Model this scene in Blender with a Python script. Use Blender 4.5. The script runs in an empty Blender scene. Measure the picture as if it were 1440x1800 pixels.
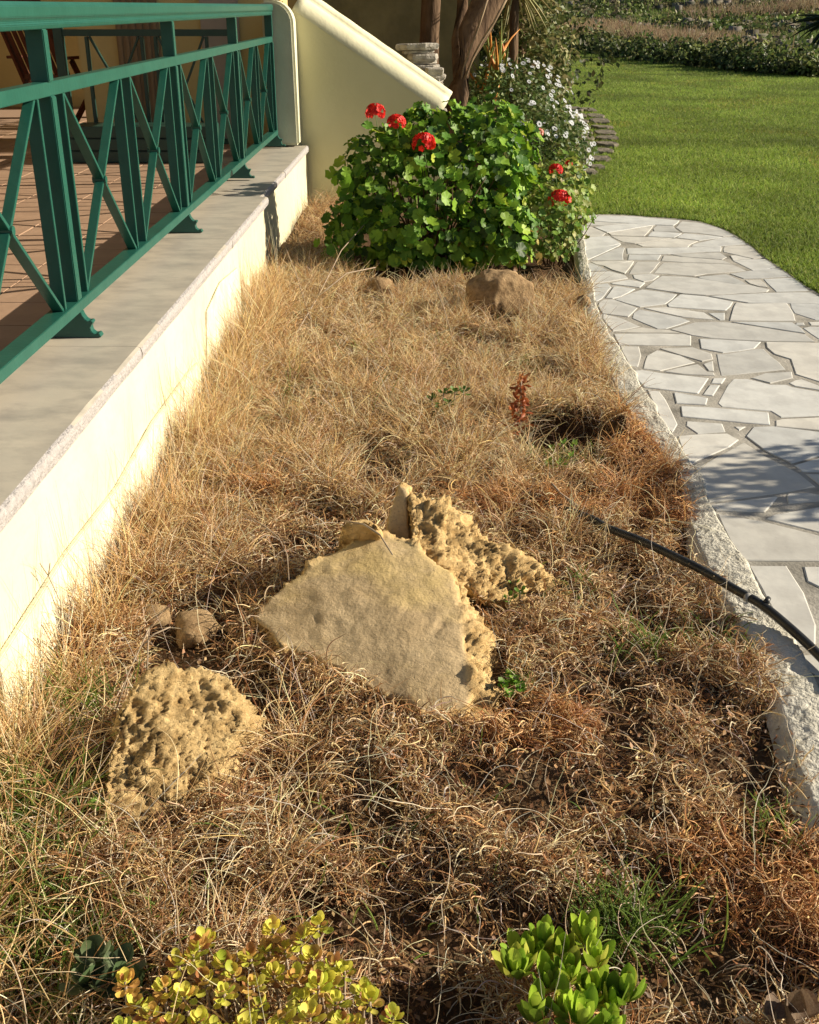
import bpy, bmesh, math, random
import numpy as np
from mathutils import Vector, Matrix, noise
random.seed(7); rng = np.random.default_rng(11)
R = math.radians
SC = bpy.context.scene
COL = SC.collection

# ------------------------------------------------------------------ camera
F, CX, CY = 1908.0, 720.0, 900.0
PITCH, YAW, EYE = 25.0, 0.54, 1.48
cam_d = bpy.data.cameras.new('camera'); cam = bpy.data.objects.new('camera', cam_d); COL.objects.link(cam)
cam.location = (0, 0, EYE); cam.rotation_euler = (R(90-PITCH), 0, R(YAW))
cam_d.sensor_fit = 'HORIZONTAL'; cam_d.sensor_width = 36; cam_d.lens = F/1440*36
cam_d.clip_start = 0.05; cam_d.clip_end = 2000
SC.camera = cam
# ------------------------------------------------------------------ sky, sun, exposure
SUN_EL, SUN_AZ = 23.5, 83.0        # azimuth from +Y towards +X
w = bpy.data.worlds.new('World'); SC.world = w; w.use_nodes = True
nt = w.node_tree; bg = nt.nodes['Background']
sky = nt.nodes.new('ShaderNodeTexSky'); sky.sky_type = 'NISHITA'; sky.sun_disc = False
sky.sun_elevation = R(SUN_EL); sky.sun_rotation = R(SUN_AZ)
nt.links.new(sky.outputs[0], bg.inputs[0]); bg.inputs[1].default_value = 0.048
sl = bpy.data.lights.new('sun', 'SUN'); sl.energy = 5.0; sl.angle = R(0.5); sl.color = (1.0, 0.885, 0.69)
so = bpy.data.objects.new('sun', sl); COL.objects.link(so)
sd = Vector((math.sin(R(SUN_AZ))*math.cos(R(SUN_EL)), math.cos(R(SUN_AZ))*math.cos(R(SUN_EL)), math.sin(R(SUN_EL))))
so.rotation_euler = sd.to_track_quat('Z', 'Y').to_euler()
SC.view_settings.view_transform = 'Standard'; SC.view_settings.look = 'None'
SC.view_settings.exposure = 0.78; SC.view_settings.gamma = 1.0
try: SC.cycles.max_bounces = 6; SC.cycles.transparent_max_bounces = 6
except Exception: pass

# ------------------------------------------------------------------ helpers
RM = Matrix.Rotation(R(YAW), 3, 'Z') @ Matrix.Rotation(R(90-PITCH), 3, 'X')
CAMP = Vector((0, 0, EYE))
def ray(px, py): return RM @ Vector(((px-CX)/F, (CY-py)/F, -1.0))
def atZ(px, py, z=0.0):
    d = ray(px, py); return CAMP + d*((z-EYE)/d.z)
def atY(px, py, y):
    d = ray(px, py); return CAMP + d*(y/d.y)

def link(name, me, parent=None, mat=None):
    o = bpy.data.objects.new(name, me); COL.objects.link(o)
    if parent is not None: o.parent = parent
    if mat is not None and not me.materials: me.materials.append(mat)
    return o
def tag(o, label=None, cat=None, group=None, kind=None):
    if label: o['label'] = label
    if cat: o['category'] = cat
    if group: o['group'] = group
    if kind: o['kind'] = kind
    return o
def thing(name, label, cat, loc=(0, 0, 0), group=None):
    o = bpy.data.objects.new(name, None); COL.objects.link(o); o.location = loc; o.empty_display_size = .1
    return tag(o, label, cat, group)
def mesh(name, V, Fc, smooth=False, mats=None):
    me = bpy.data.meshes.new(name); me.from_pydata([tuple(v) for v in V], [], [tuple(f) for f in Fc]); me.update()
    if smooth: me.polygons.foreach_set('use_smooth', [True]*len(me.polygons))
    return me
def fast_mesh(name, V, nper, smooth=False, tint=None):
    """V (N,3) laid out, faces given as array (M,3 or 4) in nper"""
    V = np.asarray(V, np.float32); Fc = np.asarray(nper, np.int32)
    me = bpy.data.meshes.new(name)
    me.vertices.add(len(V)); me.vertices.foreach_set('co', V.ravel())
    k = Fc.shape[1]
    me.loops.add(Fc.size); me.loops.foreach_set('vertex_index', Fc.ravel())
    me.polygons.add(len(Fc)); me.polygons.foreach_set('loop_start', np.arange(0, Fc.size, k, dtype=np.int32))
    try: me.polygons.foreach_set('loop_total', np.full(len(Fc), k, np.int32))
    except Exception: pass
    me.update(calc_edges=True)
    if smooth: me.polygons.foreach_set('use_smooth', np.ones(len(Fc), bool))
    if tint is not None:
        a = me.attributes.new('tint', 'FLOAT_COLOR', 'POINT')
        t = np.ones((len(V), 4), np.float32); t[:, :3] = tint
        a.data.foreach_set('color', t.ravel())
    me.validate()
    return me

class MB:
    def __init__(s): s.v = []; s.f = []
    def box(s, c, d, rot=None):
        b = len(s.v)
        for x in (-.5, .5):
            for y in (-.5, .5):
                for z in (-.5, .5):
                    p = Vector((x*d[0], y*d[1], z*d[2]))
                    if rot is not None: p = rot @ p
                    s.v.append(Vector(c)+p)
        for q in ((0,1,3,2),(4,6,7,5),(0,4,5,1),(2,3,7,6),(0,2,6,4),(1,5,7,3)): s.f.append([b+i for i in q])
        return s
    def bar(s, p, q, a, b_, side=Vector((1, 0, 0))):
        p = Vector(p); q = Vector(q); ax = (q-p).normalized(); sx = (side - ax*side.dot(ax)).normalized(); sy = ax.cross(sx)
        b = len(s.v)
        for e in (p, q):
            for i, j in ((-1,-1),(1,-1),(1,1),(-1,1)): s.v.append(e+sx*(a*.5*i)+sy*(b_*.5*j))
        s.f += [[b,b+3,b+2,b+1],[b+4,b+5,b+6,b+7]]+[[b+i, b+(i+1)%4, b+4+(i+1)%4, b+4+i] for i in range(4)]
        return s
    def tube(s, pts, rad, n=8, cap=True):
        pts = [Vector(p) for p in pts]
        if not hasattr(rad, '__len__'): rad = [rad]*len(pts)
        b = len(s.v); up = Vector((.13, .2, .97))
        for i, p in enumerate(pts):
            t = (pts[min(i+1, len(pts)-1)]-pts[max(i-1, 0)]).normalized()
            sx = t.cross(up)
            if sx.length < .1: sx = t.cross(Vector((1, 0, 0)))
            sx.normalize(); sy = sx.cross(t)
            for k in range(n):
                a = 2*math.pi*k/n; s.v.append(p+sx*(rad[i]*math.cos(a))+sy*(rad[i]*math.sin(a)))
        for i in range(len(pts)-1):
            for k in range(n):
                s.f.append([b+i*n+k, b+i*n+(k+1) % n, b+(i+1)*n+(k+1) % n, b+(i+1)*n+k])
        if cap:
            s.f.append([b+k for k in range(n)][::-1]); s.f.append([b+(len(pts)-1)*n+k for k in range(n)])
        return s
    def prism(s, prof, axis_pts):
        """prof: list of 3D points (start), extruded by vector axis_pts"""
        b = len(s.v); n = len(prof)
        for p in prof: s.v.append(Vector(p))
        for p in prof: s.v.append(Vector(p)+Vector(axis_pts))
        s.f.append(list(range(b, b+n))[::-1]); s.f.append(list(range(b+n, b+2*n)))
        for i in range(n): s.f.append([b+i, b+(i+1) % n, b+n+(i+1) % n, b+n+i])
        return s
    def build(s, name, mat, parent=None, smooth=False, bevel=0, origin=None):
        if origin is not None:
            V = [v-Vector(origin) for v in s.v]
        else: V = s.v
        me = mesh(name, V, s.f, smooth)
        bm = bmesh.new(); bm.from_mesh(me); bmesh.ops.recalc_face_normals(bm, faces=bm.faces)
        if bevel:
            ed = [e for e in bm.edges if len(e.link_faces) == 2 and e.calc_face_angle(0) > .5]
            bmesh.ops.bevel(bm, geom=ed, offset=bevel, segments=2, affect='EDGES', clamp_overlap=True)
        bm.to_mesh(me); bm.free()
        if smooth: me.polygons.foreach_set('use_smooth', [True]*len(me.polygons))
        o = link(name, me, parent, mat)
        if origin is not None: o.location = origin
        return o

# value noise in numpy
_G = np.random.default_rng(5).random((256, 256)).astype(np.float32)
def vn(x, y, f=1.0, o=0.0):
    x = np.asarray(x, float)*f+o+100.3; y = np.asarray(y, float)*f+o*1.7+57.1
    xi = np.floor(x).astype(int); yi = np.floor(y).astype(int); fx = x-xi; fy = y-yi
    fx = fx*fx*(3-2*fx); fy = fy*fy*(3-2*fy)
    a = _G[xi & 255, yi & 255]; b = _G[(xi+1) & 255, yi & 255]; c = _G[xi & 255, (yi+1) & 255]; d = _G[(xi+1) & 255, (yi+1) & 255]
    return (a*(1-fx)+b*fx)*(1-fy)+(c*(1-fx)+d*fx)*fy
def fbm(x, y, f=1.0, o=0.0, n=4):
    r = 0; a = .5; t = 0
    for i in range(n): r = r+a*vn(x, y, f*2**i, o+i*13.7); t += a; a *= .5
    return r/t

# ------------------------------------------------------------------ materials
def mat(name, base, var=None, scale=8.0, detail=6, rough=.7, bump=0.0, bscale=40, spec=.3, tint=False, trans=0.0,
        var2=None, scale2=2.0, contrast=(.35, .65), coat=0, metal=0, bdetail=6, stretch=None, bdist=.02):
    m = bpy.data.materials.new(name); m.use_nodes = True; n = m.node_tree; L = n.links
    p = n.nodes['Principled BSDF']; out = n.nodes['Material Output']
    p.inputs['Roughness'].default_value = rough; p.inputs['Specular IOR Level'].default_value = spec
    p.inputs['Metallic'].default_value = metal; p.inputs['Coat Weight'].default_value = coat
    tc = n.nodes.new('ShaderNodeTexCoord'); src = tc.outputs['Object']
    if stretch:
        mp = n.nodes.new('ShaderNodeMapping'); mp.inputs['Scale'].default_value = stretch; L.new(src, mp.inputs[0]); src = mp.outputs[0]
    col = None
    def rgb(c):
        r = n.nodes.new('ShaderNodeRGB'); r.outputs[0].default_value = (*c, 1); return r.outputs[0]
    col = rgb(base)
    def mixin(col, c2, sc, lo, hi, seed):
        t = n.nodes.new('ShaderNodeTexNoise'); t.inputs['Scale'].default_value = sc; t.inputs['Detail'].default_value = detail
        t.inputs['Roughness'].default_value = .6
        mpp = n.nodes.new('ShaderNodeMapping'); mpp.inputs['Location'].default_value = (seed, seed*2, seed*3); L.new(src, mpp.inputs[0]); L.new(mpp.outputs[0], t.inputs[0])
        rr = n.nodes.new('ShaderNodeMapRange'); rr.inputs[1].default_value = lo; rr.inputs[2].default_value = hi; L.new(t.outputs[0], rr.inputs[0])
        mx = n.nodes.new('ShaderNodeMix'); mx.data_type = 'RGBA'; L.new(rr.outputs[0], mx.inputs[0]); L.new(col, mx.inputs[6]); L.new(rgb(c2), mx.inputs[7])
        return mx.outputs[2]
    if var: col = mixin(col, var, scale, contrast[0], contrast[1], 0)
    if var2: col = mixin(col, var2, scale2, .45, .7, 5)
    if tint:
        at = n.nodes.new('ShaderNodeAttribute'); at.attribute_name = 'tint'
        mx = n.nodes.new('ShaderNodeMix'); mx.data_type = 'RGBA'; mx.blend_type = 'MULTIPLY'; mx.inputs[0].default_value = 1
        L.new(col, mx.inputs[6]); L.new(at.outputs[0], mx.inputs[7]); col = mx.outputs[2]
    L.new(col, p.inputs['Base Color'])
    if bump:
        t = n.nodes.new('ShaderNodeTexNoise'); t.inputs['Scale'].default_value = bscale; t.inputs['Detail'].default_value = bdetail; L.new(src, t.inputs[0])
        b = n.nodes.new('ShaderNodeBump'); b.inputs['Strength'].default_value = bump; b.inputs['Distance'].default_value = bdist
        L.new(t.outputs[0], b.inputs['Height']); L.new(b.outputs[0], p.inputs['Normal'])
    if trans:
        tr = n.nodes.new('ShaderNodeBsdfTranslucent'); L.new(col, tr.inputs[0]); ms = n.nodes.new('ShaderNodeMixShader'); ms.inputs[0].default_value = trans
        L.new(p.outputs[0], ms.inputs[1]); L.new(tr.outputs[0], ms.inputs[2]); L.new(ms.outputs[0], out.inputs[0])
    return m

M = {}
M['straw'] = mat('straw', (1, 1, 1), rough=.6, tint=True, trans=.14, spec=.2)
M['grassblade'] = mat('grass_blade', (1, 1, 1), rough=.5, tint=True, trans=.35, spec=.3)
M['leaf'] = mat('leaf', (1, 1, 1), rough=.5, tint=True, trans=.30, spec=.28)
M['soil'] = mat('soil', (.055, .03, .016), (.12, .07, .036), 18, rough=.95, bump=1, bscale=90, spec=.1, var2=(.14, .09, .05), scale2=5)
M['ground'] = mat('ground_earth', (.16, .12, .07), (.09, .10, .04), .5, rough=.95, bump=.6, bscale=6, spec=.1)
M['lawn'] = mat('lawn_turf', (.08, .115, .022), (.12, .15, .03), 1.1, rough=.9, bump=1, bscale=60, spec=.1, var2=(.03, .06, .012), scale2=14, bdist=.03)
M['wall'] = mat('cream_plaster', (.68, .645, .46), (.60, .56, .385), 2.5, rough=.85, bump=.25, bscale=22, spec=.15, var2=(.62, .57, .40), scale2=.8)
M['stairwall'] = mat('yellow_plaster', (.74, .69, .43), (.69, .64, .38), 1.8, rough=.85, bump=.15, bscale=30, spec=.15)
M['pillar'] = mat('pillar_plaster', (.62, .61, .47), (.55, .54, .40), 3, rough=.85, bump=.15, bscale=30, spec=.15)
M['coping'] = mat('cream_coping', (.72, .69, .50), (.64, .61, .43), 5, rough=.85, bump=.12, bscale=40, spec=.15)
M['housewall'] = mat('house_yellow', (.62, .50, .24), (.55, .44, .20), 1.5, rough=.85, bump=.1, spec=.15)
M['greypanel'] = mat('grey_paint', (.42, .36, .30), (.36, .31, .27), 3, rough=.6)
M['shutter'] = mat('shutter_paint', (.28, .20, .12), (.2, .14, .09), 3, rough=.6)
M['marble'] = mat('grey_marble', (.54, .485, .40), (.46, .42, .355), 3.5, rough=.45, bump=.06, bscale=20, spec=.35, var2=(.36, .33, .285), scale2=7, stretch=(.8, 1.3, 1))
M['nosing'] = mat('rough_marble_edge', (.44, .415, .41), (.33, .31, .31), 60, rough=.7, bump=.6, bscale=120, spec=.3)
M['green'] = mat('green_paint', (.011, .082, .060), (.016, .100, .074), 9, rough=.38, bump=.05, bscale=50, spec=.5)
M['greendk'] = mat('dark_shaded_green', (.012, .045, .035), (.016, .055, .04), 9, rough=.4, spec=.5)  # planter's own dark green; on the far railing, shade put into the colour
M['tile'] = mat('terracotta_tile', (.46, .31, .215), (.39, .26, .18), 6, rough=.4, spec=.4, bump=.08, bscale=30)
M['grout'] = mat('grout', (.34, .23, .16), rough=.9)
M['wood'] = mat('red_brown_wood', (.15, .05, .025), (.09, .028, .016), 6, rough=.45, stretch=(1, 1, .15))
M['flag'] = mat('pale_marble_flag', (.60, .595, .56), (.50, .50, .475), 3.0, rough=.40, bump=.12, bscale=18, spec=.45, var2=(.66, .64, .58), scale2=.9, bdist=.006)
M['mortar'] = mat('mortar', (.38, .36, .32), (.46, .43, .38), 12, rough=.95, bump=.22, bscale=90, spec=.1, var2=(.15, .14, .12), scale2=3)
M['kerb'] = mat('rough_cement', (.66, .63, .54), (.48, .45, .37), 22, rough=.95, bump=.45, bscale=110, spec=.1, var2=(.72, .69, .61), scale2=6)
M['bark'] = mat('bark', (.19, .125, .08), (.08, .05, .033), 14, rough=.95, bump=1, bscale=25, spec=.1, stretch=(1, 1, .25))
M['vine'] = mat('pale_vine', (.33, .24, .15), (.2, .14, .09), 10, rough=.9)
M['red'] = mat('red_petal', (1, 1, 1), rough=.5, tint=True, trans=.2)
M['white'] = mat('white_petal', (.72, .74, .80), rough=.6, trans=.2)
M['yelc'] = mat('flower_centre', (.05, .045, .09), rough=.8)
M['hose'] = mat('black_pipe', (.014, .014, .015), (.03, .03, .028), 20, rough=.42, spec=.5)
M['hosemark'] = mat('pale_pipe_ring', (.35, .34, .32), rough=.7)
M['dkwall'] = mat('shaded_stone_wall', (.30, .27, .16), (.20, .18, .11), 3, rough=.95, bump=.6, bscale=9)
M['stack'] = mat('stacked_stone', (.50, .47, .42), (.28, .25, .21), 14, rough=.9, bump=.7, bscale=40)
M['slabold'] = mat('weathered_slab', (.24, .20, .15), (.14, .125, .09), 6, rough=.9, bump=.8, bscale=18, bdist=.03)
M['dryleaf'] = mat('dry_leaf', (.26, .19, .13), (.16, .10, .065), 20, rough=.7, trans=.15)
M['stain'] = mat('plaster_patch', (.74, .71, .54), (.60, .55, .40), 9, rough=.9, bump=.4, bscale=30)
M['twig'] = mat('dead_twig', (.40, .32, .24), (.26, .19, .13), 20, rough=.9)

def rock_mat(name, smooth_c, smooth_c2, rough_c, rough_c2, rbump=1.0):
    m = bpy.data.materials.new(name); m.use_nodes = True; n = m.node_tree; L = n.links; p = n.nodes['Principled BSDF']
    p.inputs['Roughness'].default_value = .92; p.inputs['Specular IOR Level'].default_value = .15
    tc = n.nodes.new('ShaderNodeTexCoord').outputs['Object']
    def noi(sc, d=8, r=.65):
        t = n.nodes.new('ShaderNodeTexNoise'); t.inputs['Scale'].default_value = sc; t.inputs['Detail'].default_value = d; t.inputs['Roughness'].default_value = r; L.new(tc, t.inputs[0]); return t.outputs[0]
    def ramp(x, a, b):
        r = n.nodes.new('ShaderNodeMapRange'); r.inputs[1].default_value = a; r.inputs[2].default_value = b; L.new(x, r.inputs[0]); return r.outputs[0]
    def mix(f, a, b):
        mx = n.nodes.new('ShaderNodeMix'); mx.data_type = 'RGBA'; L.new(f, mx.inputs[0])
        for i, c in ((6, a), (7, b)):
            if isinstance(c, tuple): mx.inputs[i].default_value = (*c, 1)
            else: L.new(c, mx.inputs[i])
        return mx.outputs[2]
    at = n.nodes.new('ShaderNodeAttribute'); at.attribute_name = 'tint'
    a = mix(ramp(noi(5), .38, .62), smooth_c, smooth_c2); a = mix(ramp(noi(140, 3), .55, .75), a, tuple(c*.55 for c in smooth_c))
    a = mix(ramp(noi(2.4), .5, .64), a, (smooth_c[0]*1.0, smooth_c[1]*.97, smooth_c[2]*.74))
    b = mix(ramp(noi(26), .35, .62), rough_c2, rough_c); b = mix(ramp(noi(9), .55, .7), b, tuple(c*.5 for c in rough_c2))
    L.new(mix(at.outputs['Fac'], a, b), p.inputs['Base Color'])
    v = n.nodes.new('ShaderNodeTexNoise'); v.inputs['Scale'].default_value = 42; v.inputs['Detail'].default_value = 12; v.inputs['Roughness'].default_value = .72; v.inputs['Distortion'].default_value = .6; L.new(tc, v.inputs[0])
    b1 = n.nodes.new('ShaderNodeBump'); b1.inputs['Distance'].default_value = .012; b1.inputs['Strength'].default_value = .5; L.new(noi(60), b1.inputs['Height'])
    b2 = n.nodes.new('ShaderNodeBump'); b2.inputs['Distance'].default_value = .016*rbump; L.new(at.outputs['Fac'], b2.inputs['Strength']); L.new(v.outputs[0], b2.inputs['Height']); L.new(b1.outputs[0], b2.inputs['Normal'])
    L.new(b2.outputs[0], p.inputs['Normal'])
    return m
M['boulder'] = rock_mat('sandstone', (.56, .43, .26), (.44, .325, .185), (.84, .60, .29), (.50, .32, .13))
M['shaderock'] = rock_mat('shaded_fieldstone', (.34, .23, .13), (.25, .165, .09), (.42, .29, .16), (.26, .17, .09), .6)  # darker copy of the rock colours, with the small rocks' shade mixed in
M['porous'] = rock_mat('porous_limestone', (.55, .43, .24), (.40, .29, .15), (.84, .61, .30), (.50, .33, .14), 1.3)

# ------------------------------------------------------------------ layout lines (all on their real planes)
path_left_px = [(1018, 378), (1026, 440), (1036, 500), (1048, 560), (1075, 600), (1104, 645), (1128, 690), (1150, 725), (1182, 770), (1205, 810), (1225, 845), (1238, 885), (1255, 915), (1275, 950), (1300, 985), (1322, 1025), (1345, 1065), (1375, 1110), (1402, 1150), (1425, 1195), (1450, 1250), (1490, 1330), (1540, 1440), (1610, 1600), (1700, 1800)]
path_left = [atZ(*p) for p in path_left_px]
bed_right_px = [(1010, 400), (1018, 470), (1030, 530), (1040, 590), (1062, 650), (1095, 710), (1130, 760), (1170, 800), (1198, 850), (1205, 900), (1222, 950), (1238, 1000), (1262, 1045), (1290, 1085), (1312, 1130), (1335, 1180), (1362, 1225), (1380, 1290), (1392, 1350), (1415, 1410), (1450, 1480), (1500, 1600), (1580, 1800)]
bed_right = [atZ(*p) for p in bed_right_px]
def interp_line(line):
    ys = np.array([p.y for p in line][::-1]); xs = np.array([p.x for p in line][::-1])
    return lambda y: np.interp(y, ys, xs)
pathL = interp_line(path_left); bedR = interp_line(bed_right)
def bed_edge(y):
    y = np.asarray(y, float); return np.where(y > 8.0, .95+.5*np.clip((y-8.0)/4, 0, 1), bedR(y))
WX = [(0.2, -.945), (2.4, -.93), (6.5, -.90), (9.2, -.87), (30, -.87)]
def wallX(y): return np.interp(y, [a for a, b in WX], [b for a, b in WX])
HOL = atZ(985, 752)
def H(x, y):
    x = np.asarray(x, float); y = np.asarray(y, float)
    h = -.035+.07*(fbm(x, y, 1.5, 3, 3)-.5)+.07*(fbm(x, y, 8, 9, 3)-.5)
    h = h-.17*np.exp(-(((x-HOL.x)/.17)**2+((y-HOL.y)/.17)**2)**1.5)
    h = h+.07*np.exp(-((x-HOL.x-.02)/.20)**2-((y-HOL.y-.22)/.06)**2)+.10*np.exp(-((x-HOL.x-.24)/.06)**2-((y-HOL.y)/.16)**2)
    h = h+.05*np.clip((y-3)/3, 0, 1)*np.clip((.2-x), 0, 1)
    e = np.clip((bed_edge(y)+.04-x)/.06, 0, 1)
    return h*e+(-.03)*(1-e)

# ------------------------------------------------------------------ ground, lawn, hillside
g = 900
o = link('ground', mesh('ground', [(-g, -g, -.14), (g, -g, -.14), (g, g, -.14), (-g, g, -.14)], [(0, 1, 2, 3)]), mat=M['ground']); tag(o, kind='structure')
lawn_edge_px = [(1018, 378), (1060, 377), (1100, 378), (1150, 382), (1185, 384), (1232, 390), (1270, 402), (1293, 414), (1320, 432), (1345, 453), (1370, 470), (1395, 487), (1420, 505), (1440, 517), (1480, 545)]
lawn_edge = [atZ(*p) for p in lawn_edge_px]
path_right = lawn_edge+[Vector((2.75, 5.0, 0)), Vector((2.95, 4.2, 0)), Vector((3.05, 3.2, 0)), Vector((3.1, 2, 0)), Vector((3.1, .2, 0))]
far_line = [Vector((-12, 66, 0)), Vector((5.4, 46, 0)), Vector((6.2, 38, 0)), Vector((7.4, 31, 0)), Vector((9.0, 26.2, 0)), Vector((14, 19, 0)), Vector((30, 8, 0))]
poly = [(p.x, p.y) for p in lawn_edge][1:]+[(2.75, 5.0), (2.95, 4.2), (3.05, 3.2), (3.1, 2), (3.1, .2), (30, .2), (30, 8)]+[(p.x, p.y) for p in far_line[::-1][1:]]+[(-12, 20), (.8, 20), (.8, 8.4)]
bm = bmesh.new(); vs = [bm.verts.new((x, y, .0)) for x, y in poly]; f = bm.faces.new(vs)
r = bmesh.ops.extrude_face_region(bm, geom=[f]); bmesh.ops.translate(bm, verts=[v for v in r['geom'] if isinstance(v, bmesh.types.BMVert)], vec=(0, 0, -.1))
bmesh.ops.triangulate(bm, faces=bm.faces); bmesh.ops.recalc_face_normals(bm, faces=bm.faces)
me = bpy.data.meshes.new('lawn'); bm.to_mesh(me); bm.free(); tag(link('lawn', me, mat=M['lawn']), kind='structure')

fx = np.array([p.x for p in far_line]); fy = np.array([p.y for p in far_line])
def far_d(x, y):      # signed distance (approx.) beyond the lawn's far edge
    x = np.asarray(x, float); y = np.asarray(y, float); best = np.full(x.shape, 1e9)
    for i in range(len(fx)-1):
        ax, ay = fx[i], fy[i]; bx, by = fx[i+1]-ax, fy[i+1]-ay; L2 = bx*bx+by*by
        t = np.clip(((x-ax)*bx+(y-ay)*by)/L2, 0, 1); dx = x-ax-t*bx; dy = y-ay-t*by
        d = np.hypot(dx, dy)*np.where((dx*by-dy*bx) < 0, 1, -1); best = np.where(np.abs(d) < np.abs(best), d, best)
    return best
def hillz(x, y):
    d = far_d(x, y); dd = np.clip(d, 0, None)
    z = dd*.022+np.clip(dd-14, 0, None)*.10+np.clip(dd-40, 0, None)*.16
    z = z+np.clip(dd/4, 0, 1)*(.5*(fbm(x, y, .12, 4)-.5)+.25*(fbm(x, y, .5, 8)-.5))
    return np.where(d < 0, -.13, z-.02)
gx = np.linspace(-60, 110, 260); gy = np.linspace(6, 190, 280); X, Y = np.meshgrid(gx, gy, indexing='ij'); Z = hillz(X, Y)
def grid_faces(nx, ny):
    i, j = np.meshgrid(np.arange(nx-1), np.arange(ny-1), indexing='ij'); a = (i*ny+j).ravel(); return np.stack([a, a+ny, a+ny+1, a+1], 1)
V = np.stack([X.ravel(), Y.ravel(), Z.ravel()], 1); Fg = grid_faces(len(gx), len(gy))
keep = far_d(V[Fg][:, :, 0].mean(1), V[Fg][:, :, 1].mean(1)) > -1.2
M['hill'] = mat('hill_grass', (.10, .105, .035), (.20, .165, .085), .35, rough=.95, bump=1, bscale=2.5, spec=.1, var2=(.06, .085, .02), scale2=.15, bdist=.3)
tag(link('hillside', fast_mesh('hillside', V, Fg[keep], True), mat=M['hill']), kind='structure')

# bed soil
gx = np.linspace(-1.0, 2.2, 200); gy = np.concatenate([np.linspace(.2, 7, 420), np.linspace(7.05, 20, 120)])
X, Y = np.meshgrid(gx, gy, indexing='ij'); Z = H(X, Y); V = np.stack([X.ravel(), Y.ravel(), Z.ravel()], 1); Fg = grid_faces(len(gx), len(gy))
c = V[Fg].mean(1); keep = c[:, 0] < bed_edge(c[:, 1])+.08
tag(link('bed_soil', fast_mesh('bed_soil', V, Fg[keep], True), mat=M['soil']), kind='structure')

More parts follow.
